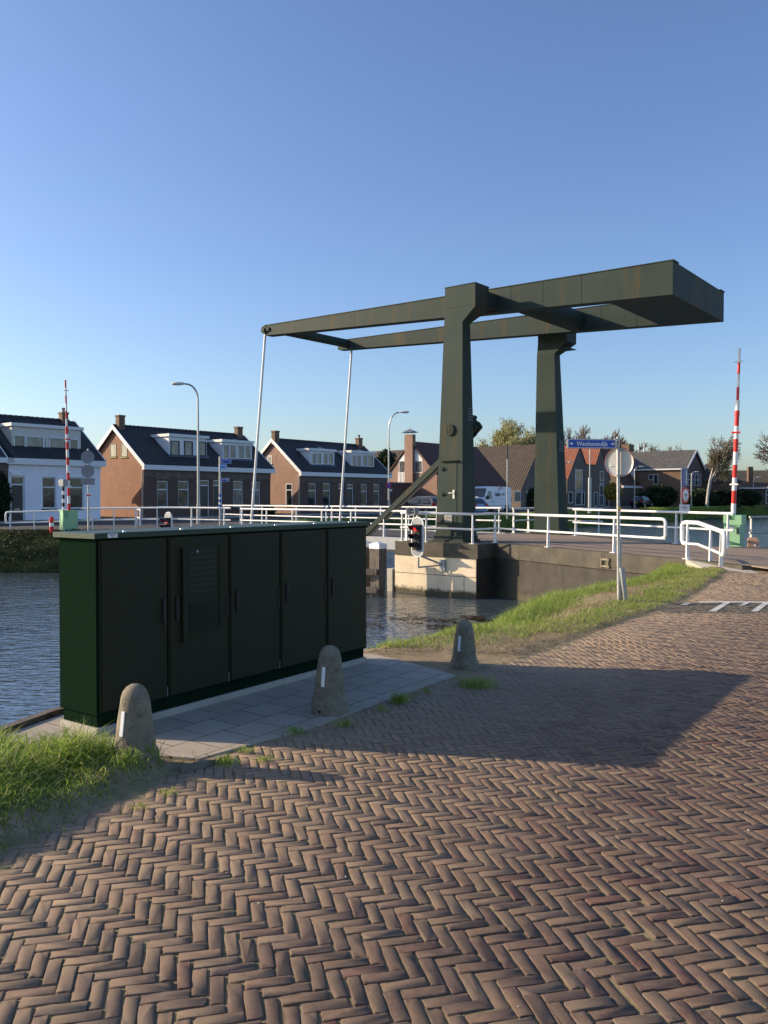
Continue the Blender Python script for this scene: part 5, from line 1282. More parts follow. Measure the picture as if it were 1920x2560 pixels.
# ------------------------------------------------------------------ vehicles
def wheel(par,x,y,r,w=.2):
    b=MB(); b.disc((x,y,r),r,(1,0,0) if False else (0,1,0),w,20); wh=b.build('wheel',M['tyre'],par)
    b=MB(); b.disc((x,y,r),r*.62,(0,1,0),w+.02,14); b.build('rim',M['galv'],wh)
def loft(b,prof,w,wtop,z_belt,mi=0):
    """side profile (x,z) closed polygon; narrower above the belt line"""
    n=len(prof)
    def hw(z): return w/2 if z<=z_belt else w/2-(w-wtop)/2*min(1,(z-z_belt)/(max(p[1] for p in prof)-z_belt))
    vs=[(x,-hw(z),z) for x,z in prof]+[(x,hw(z),z) for x,z in prof]
    b.add(vs,[(i,(i+1)%n,(i+1)%n+n,i+n) for i in range(n)],mi,False); b.add(vs,[tuple(range(n-1,-1,-1)),tuple(range(n,2*n))],mi)
def car(label,loc,rz,paint,group='cars parked by the tan gable house'):
    e=E('parked_car',label,'car',loc,rz,group)
    prof=[(-2.05,.35),(-2.12,.7),(-2.02,1.0),(-1.75,1.38),(-1.45,1.5),(-.3,1.55),(.35,1.45),(1.05,1.02),(1.95,.88),(2.15,.65),(2.1,.3),(1.7,.28),(-1.6,.28)]
    b=MB(); loft(b,prof,1.78,1.25,.95); b.build('body',paint,e)
    for sy in (-1,1):
        b=MB(); yb,yt=sy*.897,sy*.715
        for x0,x1,x2,x3 in ((-1.62,-.62,-.62,-1.42),(-.52,.62,.12,-.52)):
            b.quad([(x0,yb,1.0),(x1,yb,1.0),(x2,yt,1.42),(x3,yt,1.42)])
        b.build('side_window',M['carglass'],e)
        b=MB(); b.box((-2.13,sy*.88,.82),(-1.86,sy*.62,1.02)); b.build('tail_light',M['taillight'],e)
        for x in (-1.3,1.3): wheel(e,x,sy*.82,.32)
        b=MB(); b.box((.65,sy*.9,.98),(.82,sy*1.08,1.12)); b.build('wing_mirror',paint,e)
    b=MB(); b.quad([(-2.04,-.66,1.03),(-2.04,.66,1.03),(-1.765,.6,1.40),(-1.765,-.6,1.40)]); b.build('rear_window',M['carglass'],e)
    b=MB(); b.quad([(1.08,-.72,1.04),(1.08,.72,1.04),(.40,.6,1.47),(.40,-.6,1.47)]); b.build('windscreen',M['carglass'],e)
    b=MB(); b.box((-2.14,-.26,.62),(-2.11,.26,.74)); b.build('number_plate',M['plate'],e)
    b=MB(); 
    for sy in (-.5,.5): b.tube([(-1.4,sy,1.555),(.1,sy,1.575)],.02,6)
    b.build('roof_rail',M['chrome'],e)
    return e
hd=FR+PI   # heading towards the houses
pc=B(-16.6,33.5); car('taupe hatchback parked tail out behind the ship signal',(pc.x,pc.y,.04),hd,M['carbrown'])
pc=B(-17.0,37.6); car('silver estate car parked behind the taupe hatchback',(pc.x,pc.y,.04),hd+.05,M['carsilver'])
pc=B(-14.9,35.6); car('light blue car parked right of the taupe hatchback by the near tower',(pc.x+1.0,pc.y+.2,.0),hd-.1,M['carblue'])
pc=B(-18.5,88.0); car('black car parked in front of the steep gables, left of the pole',(pc.x,pc.y,.04),FR+PI/2,M['carblack'],None)
# van, nose pointing left along the street
vt=tpx(1223,-20.2); pc=B(-20.2,vt); vn=E('delivery_van','white delivery van with black lettering and a red arc on its side','van',(pc.x,pc.y,.04),FR-PI/2)
prof=[(-2.9,.4),(-2.92,2.35),(-2.7,2.56),(1.2,2.6),(1.75,2.45),(2.35,1.5),(2.95,1.2),(3.05,.8),(3.0,.35),(2.4,.3),(-2.3,.3)]
b=MB(); loft(b,prof,2.0,1.75,1.3); b.build('body',M['vanwhite'],vn)
# side facing the canal is +x of world-ish frame: local y=+ side
for sy in (-1,1):
    b=MB(); b.quad([(1.05,sy*1.006,1.35),(2.2,sy*1.006,1.35),(1.75,sy*.93,2.1),(1.15,sy*.93,2.1)]); b.build('side_window',M['carglass'],vn)
    for x in (-1.9,2.0): wheel(vn,x,sy*.92,.36,.22)
    b=MB(); b.box((2.0,sy*1.01,1.3),(2.2,sy*1.25,1.62)); b.build('wing_mirror',M['black'],vn)
    b=MB(); b.box((-2.93,sy*.98,1.0),(-2.85,sy*.8,1.5)); b.build('tail_light',M['taillight'],vn)
    b=MB()
    for x in (.55,.95): b.box((x,sy*1.003,1.02),(x+.2,sy*1.02,1.07))
    b.build('door_handle',M['black'],vn)
    b=MB(); b.box((-2.9,sy*1.003,.62),(2.6,sy*1.012,.66)); b.build('side_moulding',M['greymetal'],vn)
b=MB(); b.text('Luijten',.60,(-.22+.15,1.004,1.80),(-1,0,.0),(0,.10,1),0,.004,True,.66); b.text('vvn',.42,(-1.32+.1,1.004,1.80),(-1,0,0),(0,.10,1),0,.004,True,.8)
b.build('lettering',M['black'],vn)
b=MB(); pts=[(-.75+.42*math.cos(a),.985,2.1+.42*math.sin(a)) for a in [PI*k/12 for k in range(0,11)]]; b.tube([(x,.955+.04*(1-(z-2.1)/.42),z) for x,_,z in pts],.03,6); b.build('arc_logo',M['red'],vn)
b=MB(); b.box((-1.4,1.001,1.3),(-.3,1.006,1.33)); b.build('red_line',M['red'],vn)
b=MB(); b.quad([(2.38,-.85,1.5),(2.38,.85,1.5),(1.79,.78,2.4),(1.79,-.78,2.4)]); b.build('windscreen',M['carglass'],vn)

# ------------------------------------------------------------------ street lamps, poles, far signs
LG='curved street lamps along the far street'
def lamp(px,Y,pytop,pxhead,pyhead,label,r=.06,headL=.75,group=LG):
    x=(px-960)/F*Y; zt=at(960,pytop,Y).z; hh=at(pxhead,pyhead,Y)
    e=E('street_lamp',label,'street lamp',(x,Y,0),0,group)
    dxh=hh.x-x; pts=[(0,0,0),(0,0,zt*.5),(0,0,zt-abs(dxh)*.45)]
    ln=abs(dxh); sg_=1 if dxh>0 else -1; r1=min(ln*.6,abs(hh.z-(zt-ln*.45)) or .3)
    z0=zt-ln*.45
    for k in range(1,7):
        a=PI/2*k/6; pts.append((sg_*ln*.75*(1-math.cos(a)),0,z0+(hh.z-z0)*math.sin(a)))
    pts.append((dxh*.8,0,hh.z+.0))
    b=MB(); b.tube(pts,[r*1.35,r]+[r*.8]*(len(pts)-2),10); b.tube([(0,0,0),(0,0,1.2)],r*1.7,10); b.build('pole',M['galv'],e)
    L=headL; x0=dxh*.8; b=MB(); vs=[]; 
    pr=[(0,.05),(.15,.09),(.5,.13),(.85,.11),(1,.03)]; rings=[]
    for f,w in pr:
        for k in range(10): a=2*PI*k/10; vs.append((x0+sg_*L*f,w*1.1*math.cos(a),hh.z+w*.75*math.sin(a)+.02))
    b.add(vs,[(i*10+k,i*10+(k+1)%10,(i+1)*10+(k+1)%10,(i+1)*10+k) for i in range(4) for k in range(10)]+[tuple(range(9,-1,-1)),tuple(range(40,50))],0,True); b.build('lamp_head',M['lampglass'],e)
    return e
lamp(496,44,980,455,960,'tall street lamp with its head to the left, in front of the orange gable cottages',.062,.75)
lamp(972,62,1060,1005,1031,'street lamp arching to the right, in front of the tan gable house',.065,.75)
lamp(1404,98,1165,1424,1156,'street lamp arm reaching right from behind the far tower',.05,.6)
lamp(1586,112,1172,1600,1167,'thin street lamp in front of the dark red roofed house',.07,.8)
lamp(1728,118,1185,1738,1180,'thin street lamp before the tall brown house',.07,.7)
lamp(1883,134,1200,1893,1193,'thin street lamp before the long low house at the right',.07,.7)
def pole(px,Y,pytop,label,r,r2,zs,cat='pole',name='flagpole'):
    x=(px-960)/F*Y; zt=at(960,pytop,Y).z; e=E(name,label,cat,(x,Y,0),0)
    b=MB(); b.tube([(0,0,0),(0,0,zs)],r,10); b.tube([(0,0,zs),(0,0,zt)],r2,10); b.build('shaft',M['galv'],e); return e
e=pole(1268,60,1148,'slim white mast with a dark tip between the van and the far tower',.05,.045,1.0,'mast','mast')
b=MB(); zt=at(960,1148,60).z; b.tube([(0,0,zt),(0,0,zt+1.1)],.05,8); b.build('tip',M['black'],e)
e=pole(1474,80,1122,'pale mast on a thick grey base in front of the steep gables',.16,.05,3.4,'mast','mast')
# signs at the left: two round backs, a plate, a small red white plate
def sgn(px,Y,label): 
    x=(px-960)/F*Y; return E('road_sign',label,'road sign',(x,Y,0),0)
Ys=34.6; e=sgn(221,Ys,'grey pole with two round sign backs and a plate, beside the left barrier')
b=MB(); b.tube([(0,0,0),(0,0,at(221,1122,Ys).z)],.033,10); b.tube([(0,0,0),(0,0,1.4)],.045,10); b.build('pole',M['galv'],e)
for py in (1143,1178):
    b=MB(); b.disc((0,-.05,at(221,py,Ys).z),.275,(0,-1,0),.02,28); b.build('round_sign_back',M['signbackdark'],e)
b=MB(); z=at(221,1203.5,Ys).z; b.box((-.285,-.06,z-.14),(.285,-.04,z+.14)); b.build('plate_back',M['signbackdark'],e)
b=MB(); z=at(223,1238,Ys).z; b.box((-.09,-.06,z-.065),(.17,-.045,z+.065)); b.box((-.06,-.063,z-.03),(.14,-.0601,z+.03),1); b.build('small_plate',[M['signwhite'],M['red']],e)
# blue finger posts
Yb=40; e=sgn(550,Yb,'pole with blue direction signs and a blue white spiral base before the brick cottages')
zz_=lambda py:at(550,py,Yb).z
b=MB(); b.tube([(0,0,0),(0,0,zz_(1141))],.05,10); b.build('pole',M['galv'],e)
b=MB()
for i in range(5): z0=zz_(1268)+i*.125; b.tube([(0,0,z0),(0,0,z0+.125)],.058,10,i%2)
b.build('striped_sleeve',[M['blue'],M['signwhite']],e)
def bs(x0,x1,py0,py1,m,txts,ts,ar=1):
    z0,z1=zz_(py1),zz_(py0); b=MB(); b.box((x0,-.07,z0),(x1,-.055,z1)); s=b.build('direction_sign',M['signwhite'],e)
    b=MB(); b.box((x0+.012,-.074,z0+.012),(x1-.012,-.0701,z1-.012)); b.build('blue_panel',m,s)
    b=MB(); n=len(txts)
    for i,t in enumerate(txts): b.text(t,ts,(x0+.03,-.076,z1-(z1-z0)*(i+.5)/n),(1,0,0),(0,0,1),0,.001,False)
    zc=(z0+z1)/2; b.quad([(x1-.09,-.0765,zc+.04),(x1-.09,-.0765,zc-.04),(x1-.03,-.0765,zc)] if ar>0 else [(x1-.03,-.0765,zc+.04),(x1-.03,-.0765,zc-.04),(x1-.09,-.0765,zc)]); b.build('lettering',M['signwhite'],s)
bs(.05,.56,1146,1159,M['blue'],['Havendijk','2-8'],.085)
bs(.0,.34,1161,1173.5,M['blue2'],['Centrum','Hoogstr.'],.075,-1)
bs(.05,.46,1196,1204,M['blue'],['Westhavendijk','40'],.05)
# no parking sign
Yp=60; e=sgn(972,Yp,'small round no parking sign with a white arrow plate on the arching lamp pole')
z=at(972,1214,Yp).z; xo=0
b=MB(); b.disc((xo,-.1,z),.21,(0,-1,0),.015,24); pr1=b.build('red_ring',M['red'],e)
b=MB(); b.disc((xo,-.112,z),.155,(0,-1,0),.006,24); b.build('blue_disc',M['blue'],e)
b=MB(); b.hexa([(xo+a,-.118+yy,z+c) for yy in (-.002,.002) for a,c in ((-.13,.10),(-.10,.13),(.13,-.10),(.10,-.13))]); b.build('red_bar',M['red'],e)
b=MB(); z2=at(972,1225.5,Yp).z; b.box((-.02,-.1,z2-.07),(.24,-.09,z2+.07)); b.box((.05,-.103,z2-.012),(.2,-.1001,z2+.012),1); b.quad([(.05,-.104,z2+.035),(.05,-.104,z2-.035),(.0,-.104,z2)],1); b.build('arrow_plate',[M['signwhite'],M['black']],e)
# signs beyond the bridge at the right
g=gz(1705,1361); Yq=g.y+.5; x=(1704-960)/F*Yq; e=E('road_sign','pole with a blue sign, a red ringed sign and a white plate','road sign',(x,Yq,0),0)
q=lambda py:at(1704,py,Yq).z
b=MB(); b.tube([(0,0,0),(0,0,q(1170))],.035,10); b.build('pole',M['galv'],e)
def turned(b,w,h,z,th=.02,y=-.05,mi=0): 
    d=Vector((.72,.69,0)).normalized(); n_=Vector((d.y,-d.x,0)); c=Vector((0.08,y,z)); b.hexa([c+d*sx*w+n_*yy+Vector((0,0,zz1)) for zz1 in (-h,h) for sx,yy in ((-1,0),(1,0),(1,th),(-1,th))],mi); return c,d,n_
b=MB(); turned(b,.125,.28,q(1193),.03); b.build('sign_frame',M['blue'],e)
b=MB(); c,d,n_=turned(b,.105,.255,q(1193),.034); b.build('blue_panel',M['signbackdark'],e)
b=MB(); c=c+n_*.036; b.quad([c+d*.0-Vector((0,0,.2)),c+d*.04-Vector((0,0,.2)),c+d*.04+Vector((0,0,.2)),c+d*.0+Vector((0,0,.2))]); b.build('road_symbol',M['signwhite'],e)
b=MB(); c=Vector((.09,-.05,q(1238))); b.disc(c,.25,n_,.02,28,0); b.build('red_ring',M['red'],e)
b=MB(); b.disc(c+n_*.012,.185,n_,.006,28); b.build('white_disc',M['signwhite'],e)
b=MB(); b.text('10t',.15,c+n_*.018,d,(0,0,1),0,.001); b.bar(c+n_*.018-d*.09-Vector((0,0,.12)),c+n_*.018+d*.09-Vector((0,0,.12)),.01,.02); b.build('lettering',M['black'],e)
b=MB(); z=q(1273); b.box((-.09,-.08,z-.145),(.22,-.06,z+.145),0); w=b.build('white_plate',M['signwhite'],e)
b=MB(); b.text('m.u.v.',.05,(.065,-.082,z+.1),(1,0,0),(0,0,1),0,.001); b.text('bestemming',.045,(.065,-.082,z+.05),(1,0,0),(0,0,1),0,.001); b.text('lijn',.045,(.065,-.082,z+.0),(1,0,0),(0,0,1),0,.001); b.box((.0,-.084,z-.1),(.055,-.0805,z-.055)); b.box((.08,-.084,z-.1),(.135,-.0805,z-.05)); b.build('lettering',M['black'],w)

# ------------------------------------------------------------------ trees
def tree(name,label,loc,H,kind,seed,group=None,spread=.5,twigm='twig',leafmat=None,nleaf=0,cat='tree',lsize=.12,droop=0,trunkm='bark',depth=5,lean=0):
    rs=random.Random(seed); e=E(name,label,cat,loc,0,group)
    bt=MB(); bc=MB(); tips=[]
    def grow(p,d,L,r,lv,b):
        n=3; pts=[p]; q=p; dd=d.copy()
        for i in range(n):
            dd=(dd+Vector((rs.uniform(-1,1),rs.uniform(-1,1),rs.uniform(-.3,.6)-droop*(lv/depth)**2*2))*.13).normalized(); q=q+dd*L/n; pts.append(q)
        b.tube(pts,[max(r*(1-.42*i/n),.034 if H>8 else .01) for i in range(n+1)],5 if lv<2 else 3,0,False)
        if lv>=depth-1: tips.extend(pts[1:])
        if lv>=depth: return
        k=rs.randint(3,4) if lv<3 else rs.randint(3,4)
        for c in range(k):
            f=rs.uniform(.35,1) if c else 1.0; base=pts[0].lerp(pts[-1],f) if f<1 else pts[-1]
            az=rs.uniform(0,2*PI); tilt=spread*rs.uniform(.55,1.15) if c else spread*.35
            a=dd.orthogonal().normalized(); a.rotate(Matrix.Rotation(az,3,dd)); nd=(dd*math.cos(tilt)+a*math.sin(tilt)).normalized()
            grow(base,nd,L*rs.uniform(.58,.8),r*(.5 if c else .62),lv+1,bc if lv+1>=2 else b)
    L0=H*.30; grow(Vector((0,0,0)),Vector((lean,0,1)).normalized(),L0,H*.018+.03,0,bt)
    mz=max(p[2] for p in bc.v) or H; e.scale=(H/mz,)*3; lsize=lsize*mz/H
    bt.build('trunk',M[trunkm],e); crown=bc.build('crown',M[twigm],e)
    if nleaf and tips:
        lv=[];rr=np.random.default_rng(seed)
        T_=np.array([tuple(t) for t in tips]); idx=rr.integers(0,len(T_),nleaf); c=T_[idx]+rr.normal(0,lsize*1.6,(nleaf,3)); c[:,2]-=droop*rr.random(nleaf)*H*.13
        a=rr.normal(0,1,(nleaf,3)); a/=np.linalg.norm(a,axis=1)[:,None]; a[:,2]-=droop*2.5; a/=np.linalg.norm(a,axis=1)[:,None]
        s_=rr.normal(0,1,(nleaf,3)); w=np.cross(a,s_); w/=np.linalg.norm(w,axis=1)[:,None]
        ln=lsize*(1+1.2*droop)*(.6+.8*rr.random((nleaf,1))); wd=lsize*.32*(.6+.8*rr.random((nleaf,1)))
        co=np.stack([c-w*wd,c+w*wd,c+w*wd*.5+a*ln,c-w*wd*.5+a*ln],1).reshape(-1,3)
        npmesh('foliage',co,np.arange(4*nleaf),[4]*nleaf,M[leafmat],crown)
    return e
def tp_(px,Y): return ((px-960)/F*Y,Y,0)
tree('willow_tree','broad pale green willow rising behind the brown roof, left of the far tower',tp_(1308,150),16.2,'w',3,None,.52,'twig','willow',24000,lsize=.24,droop=.55,depth=5)
tree('willow_tree','smaller pale green willow leaning at the left of the broad one',tp_(1256,152),12.2,'w',5,None,.5,'twig','willow',9000,lsize=.26,droop=.5,depth=5,lean=-.1)
TG='row of bare trees behind the steep gables'
for i,(px,H,l) in enumerate(((1414,13.2,'bare tree just right of the far tower top, first of the row'),(1449,14.2,'bare tree above the street name sign, tallest of the row'),(1481,12.6,'bare tree above the right half of the street name sign'),(1510,12.0,'bare tree above the pole of the street name sign'),(1548,10.8,'small bare tree at the right end of the bare row'))):
    tree('bare_tree',l,tp_(px,150),H*1.1,'b',20+i,TG,.42,'twig',None,0,depth=6)
tree('budding_tree','brown budding tree above the grey roof at its left',tp_(1622,158),11.2,'b',31,None,.55,'twig','budleaf',3800,lsize=.22,droop=.1)
tree('budding_tree','thin greyish tree above the two flues of the grey roof',tp_(1672,160),11.6,'b',33,None,.5,'twig','budleaf',1200,lsize=.2,droop=.1)
tree('birch_tree','tall drooping birch right of the tall brown house',tp_(1768,116),10.8,'b',37,None,.42,'twig','birchleaf',3200,lsize=.13,droop=.6,trunkm='birchbark',lean=-.05)
tree('bare_tree','large bare tree reaching in at the right edge of the picture',((1958-960)/F*95,95,0),13.2,'b',41,None,.60,'twig','budleaf',500,lsize=.14,depth=6)
def bush(name,label,loc,rad,n,mat,seed,cat='bush',ls=.12,group=None,box=False,H=None):
    rr=np.random.default_rng(seed); e=E(name,label,cat,loc,0,group)
    b=MB(); b.tube([(0,0,0),(0,0,(rad[2] if H is None else H)*.9)],.08,6); b.build('stem',M['bark'],e)
    p=rr.normal(0,1,(n,3)); p/=np.linalg.norm(p,axis=1)[:,None]
    if box: p=np.clip(p*1.7,-1,1)
    lump=1+.18*np.sin(p[:,0]*7+seed)*np.sin(p[:,1]*6+1)*np.sin(p[:,2]*8+2)
    c=p*np.array(rad)*(lump*rr.uniform(.72,1.02,n))[:,None]; c[:,2]+=(H if H is not None else rad[2])
    a=rr.normal(0,1,(n,3));a/=np.linalg.norm(a,axis=1)[:,None]; s_=rr.normal(0,1,(n,3)); w=np.cross(a,s_); w/=np.linalg.norm(w,axis=1)[:,None]
    ln=ls*(.6+.8*rr.random((n,1)))
    co=np.stack([c-w*ln*.4,c+w*ln*.4,c+w*ln*.2+a*ln,c-w*ln*.2+a*ln],1).reshape(-1,3)
    npmesh('foliage',co,np.arange(4*n),[4]*n,M[mat],e); return e
bush('conifer','dark conifer rising behind the end of the tan gable cottages',tp_(965,112),(1.6,1.6,3.9),7000,'yewleaf',3,'tree',.3)
bush('conifer','smaller dark conifer left of the tall dark one',tp_(947,113),(1.1,1.1,3.2),4000,'yewleaf',4,'tree',.3)
bush('climbing_plant','dark ivy like climber on the brown house at the left edge',(B(S0+.3,T(-2)).x,B(S0+.3,T(-2)).y,0),(.45,.5,1.5),4000,'hedgeleaf',5,'climber',.12)
bush('yellow_bush','round yellow flowering bush left of the sign pole, before the steep gable',tp_(1533,108),(1.1,1.1,1.1),3000,'yellowleaf',6,'bush',.2,H=2.2)
bush('hedge','clipped dark green hedge right of the birch trunk',tp_(1800,122),(2.3,1.2,1.2),6000,'hedgeleaf',7,'hedge',.2,box=True)
bush('shrub','dark shrub at the foot of the tall brown house',tp_(1650,118),(2.4,1.2,1.6),5000,'hedgeleaf',8,'shrub',.2)
bush('shrub','dark shrub left of the tall brown house wall',tp_(1615,117),(1.8,1.2,1.1),4000,'hedgeleaf',9,'shrub',.2)
bush('shrub','dark shrub below the birch tree',tp_(1752,119),(2.2,1.2,1.3),5000,'hedgeleaf',10,'shrub',.2)
bush('shrub','round dark evergreen left of the far tower by the white window',tp_(1336,92),(.9,.9,1.3),3000,'hedgeleaf',11,'shrub',.15)
bush('shrub','dark tangled shrub behind the right barrier pole',tp_(1860,126),(2.6,1.2,1.3),5000,'hedgeleaf',12,'shrub',.2)
bush('shrub','low shrub beside the door of the tan gable cottages',tp_(668,63),(.6,.5,.5),1800,'hedgeleaf',13,'shrub',.1)

# ------------------------------------------------------------------ grass
def blades(name,X,Y,Z,h,wd,mat,seed,lean=.45,**kw):
    rr=np.random.default_rng(seed); n=len(X)
    az=rr.uniform(0,2*PI,n); ln=lean*(.35+rr.random(n)); dx=np.cos(az)*ln; dy=np.sin(az)*ln
    wa=rr.uniform(0,PI,n); wx=np.cos(wa)*wd/2; wy=np.sin(wa)*wd/2
    P=[]
    for f,wf in ((0,1),(.4,.9),(.75,.6)):
        bx=X+dx*h*f**2; by=Y+dy*h*f**2; bz=Z+h*f*(1-.25*ln*f)
        P+= [np.stack([bx-wx*wf,by-wy*wf,bz],1),np.stack([bx+wx*wf,by+wy*wf,bz],1)]
    bx=X+dx*h; by=Y+dy*h; P.append(np.stack([bx,by,Z+h*(1-.3*ln)],1))
    co=np.stack(P,1).reshape(-1,3); base=np.arange(n)[:,None]*7
    f=np.concatenate([base+np.array([[0,1,3,2]]),base+np.array([[2,3,5,4]]),base+np.array([[4,5,6]])],1)
    return npmesh(name,co,f.ravel(),np.tile([4,4,3],n),M[mat],**kw)
def scatter(n,x0,x1,y0,y1,seed,fn):
    rr=np.random.default_rng(seed); X=rr.uniform(x0,x1,n);Y=rr.uniform(y0,y1,n); d=polyd(BANK,X,Y); dr=polyd(ROADE,X,Y); k=fn(X,Y,d,dr,rr.random(n)); return X[k],Y[k],d[k],dr[k]
# near left clump
def f1(X,Y,d,dr,r):
    edge=5.35+.12*np.sin(X*9)-(X+2.6)*.14
    return (d>-.05)&(dr<.0)&(Y<edge+.0)&(r<sms(.06,-.30,dr+.15*(vnoise(X,Y,5,21)-.5))*1.2)&(X>-3.4)&((X<-1.52-.12*vnoise(X,Y,6,61))|((Y<4.86)&(X<-1.36)))
X,Y,d,dr=scatter(40000,-3.4,-1.1,2.4,5.6,31,f1); 
hh=(.045+.135*sms(.1,.55,-dr)*(.25+vnoise(X,Y,3.3,22)))*(.5+.9*rng.random(len(X)))
blades('grass',X,Y,ground_h(X,Y)-.01,hh,.0075,'blade',1,.95,kind='stuff',label='long sunlit grass round the nearest bollard',category='grass')
# around nearest bollard & little tufts along paving edge
tx=[];ty=[];th_=[]
for (cx,cy,rad,n,hmax) in ((-1.36,4.93,.05,26,.14),(-1.50,4.80,.09,160,.09),(-.98,5.06,.07,120,.07),(-.28,5.87,.06,90,.06),(-.62,5.72,.08,90,.05),(.12,6.55,.07,220,.10),(-.02,6.3,.05,60,.05),(.80,7.15,.16,450,.09),(-.9,5.3,.05,50,.05),(-.75,5.12,.05,60,.04),(-1.2,4.55,.06,60,.03),(-1.3,4.35,.05,40,.03),(.35,6.9,.06,50,.04)):
    r_=rng.normal(0,rad*.5,(n,2)); tx+=list(cx+r_[:,0]);ty+=list(cy+r_[:,1]);th_+=list(hmax*(.4+.7*rng.random(n)))
tx,ty,th_=map(np.array,(tx,ty,th_)); blades('grass_tufts',tx,ty,ground_h(tx,ty)+.012,th_,.0045,'blade',2,.8,kind='stuff',label='small grass tufts in the paving edge',category='grass')
# right bank
def f2(X,Y,d,dr,r):
    m=vnoise(X,Y,1.6,23)
    crest=sms(.9,.1,d)*(.25+.9*m)*np.where(d<-.5,.6,1); low=sms(.62,.1,np.abs(dr+.42))*(vnoise(X,Y,1.9,24)>np.where(Y<9.8,.5,.26))*.9
    return (Y>8.75)&(d>-1.15)&(dr<-.06)&(r<np.maximum(crest,low))
X,Y,d,dr=scatter(240000,-1.4,7.2,8.7,20.5,33,f2)
hg=(.03+.11*sms(.7,-.1,d)*sms(9.6,12.0,Y)*(1-.55*sms(13.5,16.5,Y))*(.25+vnoise(X,Y,1.3,25))+.03*sms(.9,-.1,d)+.03*vnoise(X,Y,2.6,29))*(.5+.9*rng.random(len(X)))
blades('grass',X,Y,ground_h(X,Y)-.01,hg,.007,'blade',3,.6,kind='stuff',label='bright green grass on the bank between the water and the brick road',category='grass')
def f3(X,Y,d,dr,r): return (Y>8.5)&(d>-.3)&(dr<.0)&(r<1.1*vnoise(X,Y,2.0,27))
X,Y,d,dr=scatter(60000,-1.0,7,8.6,19,35,f3); blades('dry_grass',X,Y,ground_h(X,Y)-.005,.03+.05*rng.random(len(X)),.006,'strawblade',4,1.3,kind='stuff',label='dry matted grass in the sandy verge',category='grass')
def f4(X,Y,d,dr,r): return (dr<.12)&(dr>-.5)&(Y<5.3)&(r<.9*vnoise(X,Y,5,62)*sms(.14,-.1,dr))
X,Y,d,dr=scatter(16000,-2.8,-1.0,2.6,5.4,37,f4); blades('dry_grass',X,Y,ground_h(X,Y)-.003,.012+.03*rng.random(len(X)),.005,'strawblade',12,1.4,kind='stuff',label='dry stalks on the earth lip at the left road edge',category='grass')
X,Y,d,dr=scatter(5000,-2.8,-1.0,2.6,5.4,38,f4); blades('grass',X,Y,ground_h(X,Y)-.003,.015+.045*rng.random(len(X)),.006,'blade',13,.9,kind='stuff',label='short sparse grass on the earth lip at the left road edge',category='grass')
# moss in the brick joints near the camera
n=26000; X=rng.uniform(-2.6,3.2,n); Y=rng.uniform(2.1,6.4,n); k=(polyd(ROADE,X,Y)>0)&(rng.random(n)<.9*vnoise(X,Y,1.2,28)*sms(2.8,-.6,X)); X,Y=X[k],Y[k]
blades('moss',X,Y,road_h(X,Y)-.013,.006+.010*rng.random(len(X)),.004,'strawblade',5,1.2,kind='stuff',label='tiny dry moss in the joints of the brick road',category='moss')
# west bank grass
n=60000; ss=rng.uniform(-13.9,-12.1,n); tt=rng.uniform(-24,72,n); W_=np.array([tuple(B(a,c)) for a,c in zip(ss,tt)])
zz1=np.interp(-ss-12.1,[0,.2,1.0,1.3,1.8],[-1.5,-1.35,-.35,-.08,-.05]); blades('grass',W_[:,0],W_[:,1],zz1-.03,.10+.22*rng.random(n),.03,'blade',6,.6,kind='stuff',label='grass on the far bank below the street',category='grass')
n=15000; tt=rng.uniform(76,116,n); f=(tt-75)/38; cs=-13.4+3.9*f; ss=cs+rng.uniform(-1.0,1.2,n); W_=np.array([tuple(B(a,c)) for a,c in zip(ss,tt)])
zz1=np.interp(ss-cs,[-1,0,.3,1.1,1.4],[0,-.08,-.35,-1.35,-1.6]); blades('grass',W_[:,0],W_[:,1],zz1-.03,.15+.25*rng.random(n),.06,'blade',7,.6,kind='stuff',label='grass on the far bank at the right, across the water',category='grass')
b_=[];rr=np.random.default_rng(77)
for k in range(len(pts_)-1):
    (s0_,t0_,w0_),(s1_,t1_,w1_)=pts_[k],pts_[k+1]; n=3500; f=rr.random(n); q=rr.random(n); s_=s0_+(s1_-s0_)*f; t_=t0_+(t1_-t0_)*f; w_=w0_+(w1_-w0_)*f
    P_=np.array([tuple(B(a,c)) for a,c in zip(s_+w_*q*.5,t_-w_*q*1.1)]); P_[:,2]=np.interp(q,[0,.12,.6,1],[.12,.1,-.7,-1.7]); b_.append(P_)
P_=np.concatenate(b_); blades('grass',P_[:,0],P_[:,1],P_[:,2]-.03,.08+.16*rr.random(len(P_)),.03,'bankblade',9,.8,kind='stuff',label='grass in shade darkened colours on the slope below the left railing',category='grass')
# floating weed patches
rr=np.random.default_rng(5)
n=5200; cx=rr.choice([1.7,2.7,0.,3.4],n,p=[.3,.35,.15,.2]); X=cx+rr.normal(0,.6,n); Y=20.6+rr.normal(0,.55,n)+.4*np.sin(X*3)
k=vnoise(X,Y,2.5,40)>.38; X,Y=X[k],Y[k]; n=len(X); a=rr.uniform(0,PI,n); L=rr.uniform(.01,.045,n); w=L*.4
co=np.stack([np.stack([X+L*np.cos(a)*sx-w*np.sin(a)*sy,Y+L*np.sin(a)*sx+w*np.cos(a)*sy,np.full(n,-1.494)],1) for sx,sy in ((-1,-1),(1,-1),(1,1),(-1,1))],1).reshape(-1,3)
npmesh('floating_weed',co,np.arange(4*n),[4]*n,M['weed'],kind='stuff',label='brown weed drifting on the water before the pier',category='weed')
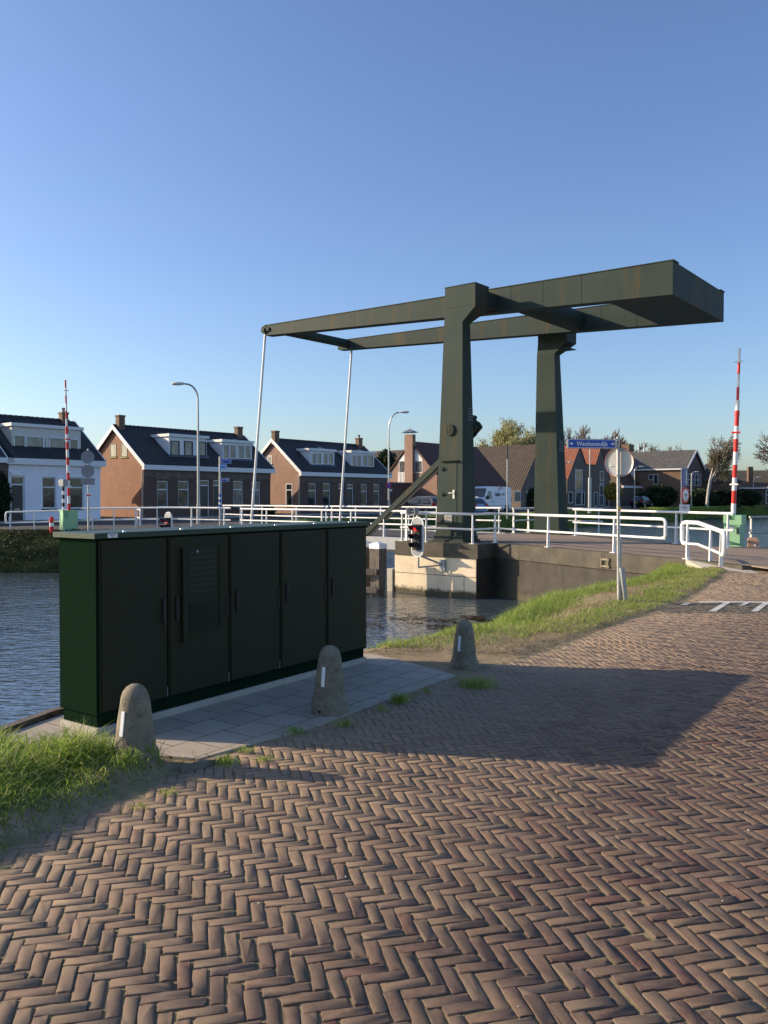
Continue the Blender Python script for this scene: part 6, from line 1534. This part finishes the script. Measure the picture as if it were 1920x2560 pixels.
# pale pebbles on the road
n=110; X=rng.uniform(-2,7,n);Y=rng.uniform(2.4,12,n); k=polyd(ROADE,X,Y)>.05; b=MB()
for x,y in zip(X[k],Y[k]): r_=random.uniform(.002,.006); b.lathe([(r_*.4,-r_*.6),(r_,0),(r_*.5,r_*.6)],6,(x,y,float(road_h(x,y))+.003))
b.build('gravel',M['litter'],kind='stuff',label='pale pebbles scattered over the brick road',category='pebbles')
# kerb stone sunk by nearest bollard
b=MB(); b.bar((-1.22,4.92,-.02),(-.98,5.16,-.02),.05,.10); b.build('kerb_stone',M['bollard'],kind='structure')

# ------------------------------------------------------------------ light, sky, camera
SE=R(21.3); sv=Vector((-.986,.168)).normalized()
sd=Vector((sv.x*math.cos(SE),sv.y*math.cos(SE),math.sin(SE)))
L=bpy.data.lights.new('sun','SUN'); L.energy=5.0; L.angle=R(.53); L.color=(1,.80,.57)
lo=bpy.data.objects.new('sun',L); COL.objects.link(lo); lo.rotation_euler=sd.to_track_quat('Z','Y').to_euler(); lo.location=(0,0,30)
w=bpy.data.worlds.new('World'); S.world=w; w.use_nodes=True; nt_=w.node_tree; bg=nt_.nodes['Background']
sk=nt_.nodes.new('ShaderNodeTexSky'); sk.sky_type='NISHITA'; sk.sun_disc=False; sk.sun_elevation=SE; sk.sun_rotation=math.atan2(sv.x,sv.y)
sk.air_density=1.0; sk.dust_density=1.3; sk.ozone_density=3.9; sk.altitude=0
hs=nt_.nodes.new('ShaderNodeHueSaturation'); hs.inputs['Saturation'].default_value=1.03; hs.inputs['Hue'].default_value=.507; nt_.links.new(sk.outputs[0],hs.inputs['Color']); nt_.links.new(hs.outputs[0],bg.inputs[0]); bg.inputs[1].default_value=.142
cam=bpy.data.cameras.new('camera'); co_=bpy.data.objects.new('camera',cam); COL.objects.link(co_)
cam.sensor_fit='VERTICAL'; cam.sensor_height=36; cam.lens=F/2560*36; cam.clip_end=6000; cam.clip_start=.05
co_.location=(0,0,EYE); co_.rotation_euler=(PI/2-TH,0,0); S.camera=co_
S.view_settings.view_transform='Standard'; S.view_settings.look='None'; S.view_settings.exposure=.5; S.view_settings.gamma=1
S.render.engine='CYCLES'

for o in bpy.data.objects:
    if 'label' in o and len(o['label'].split())>16: print('LONG',o.name,o['label'])
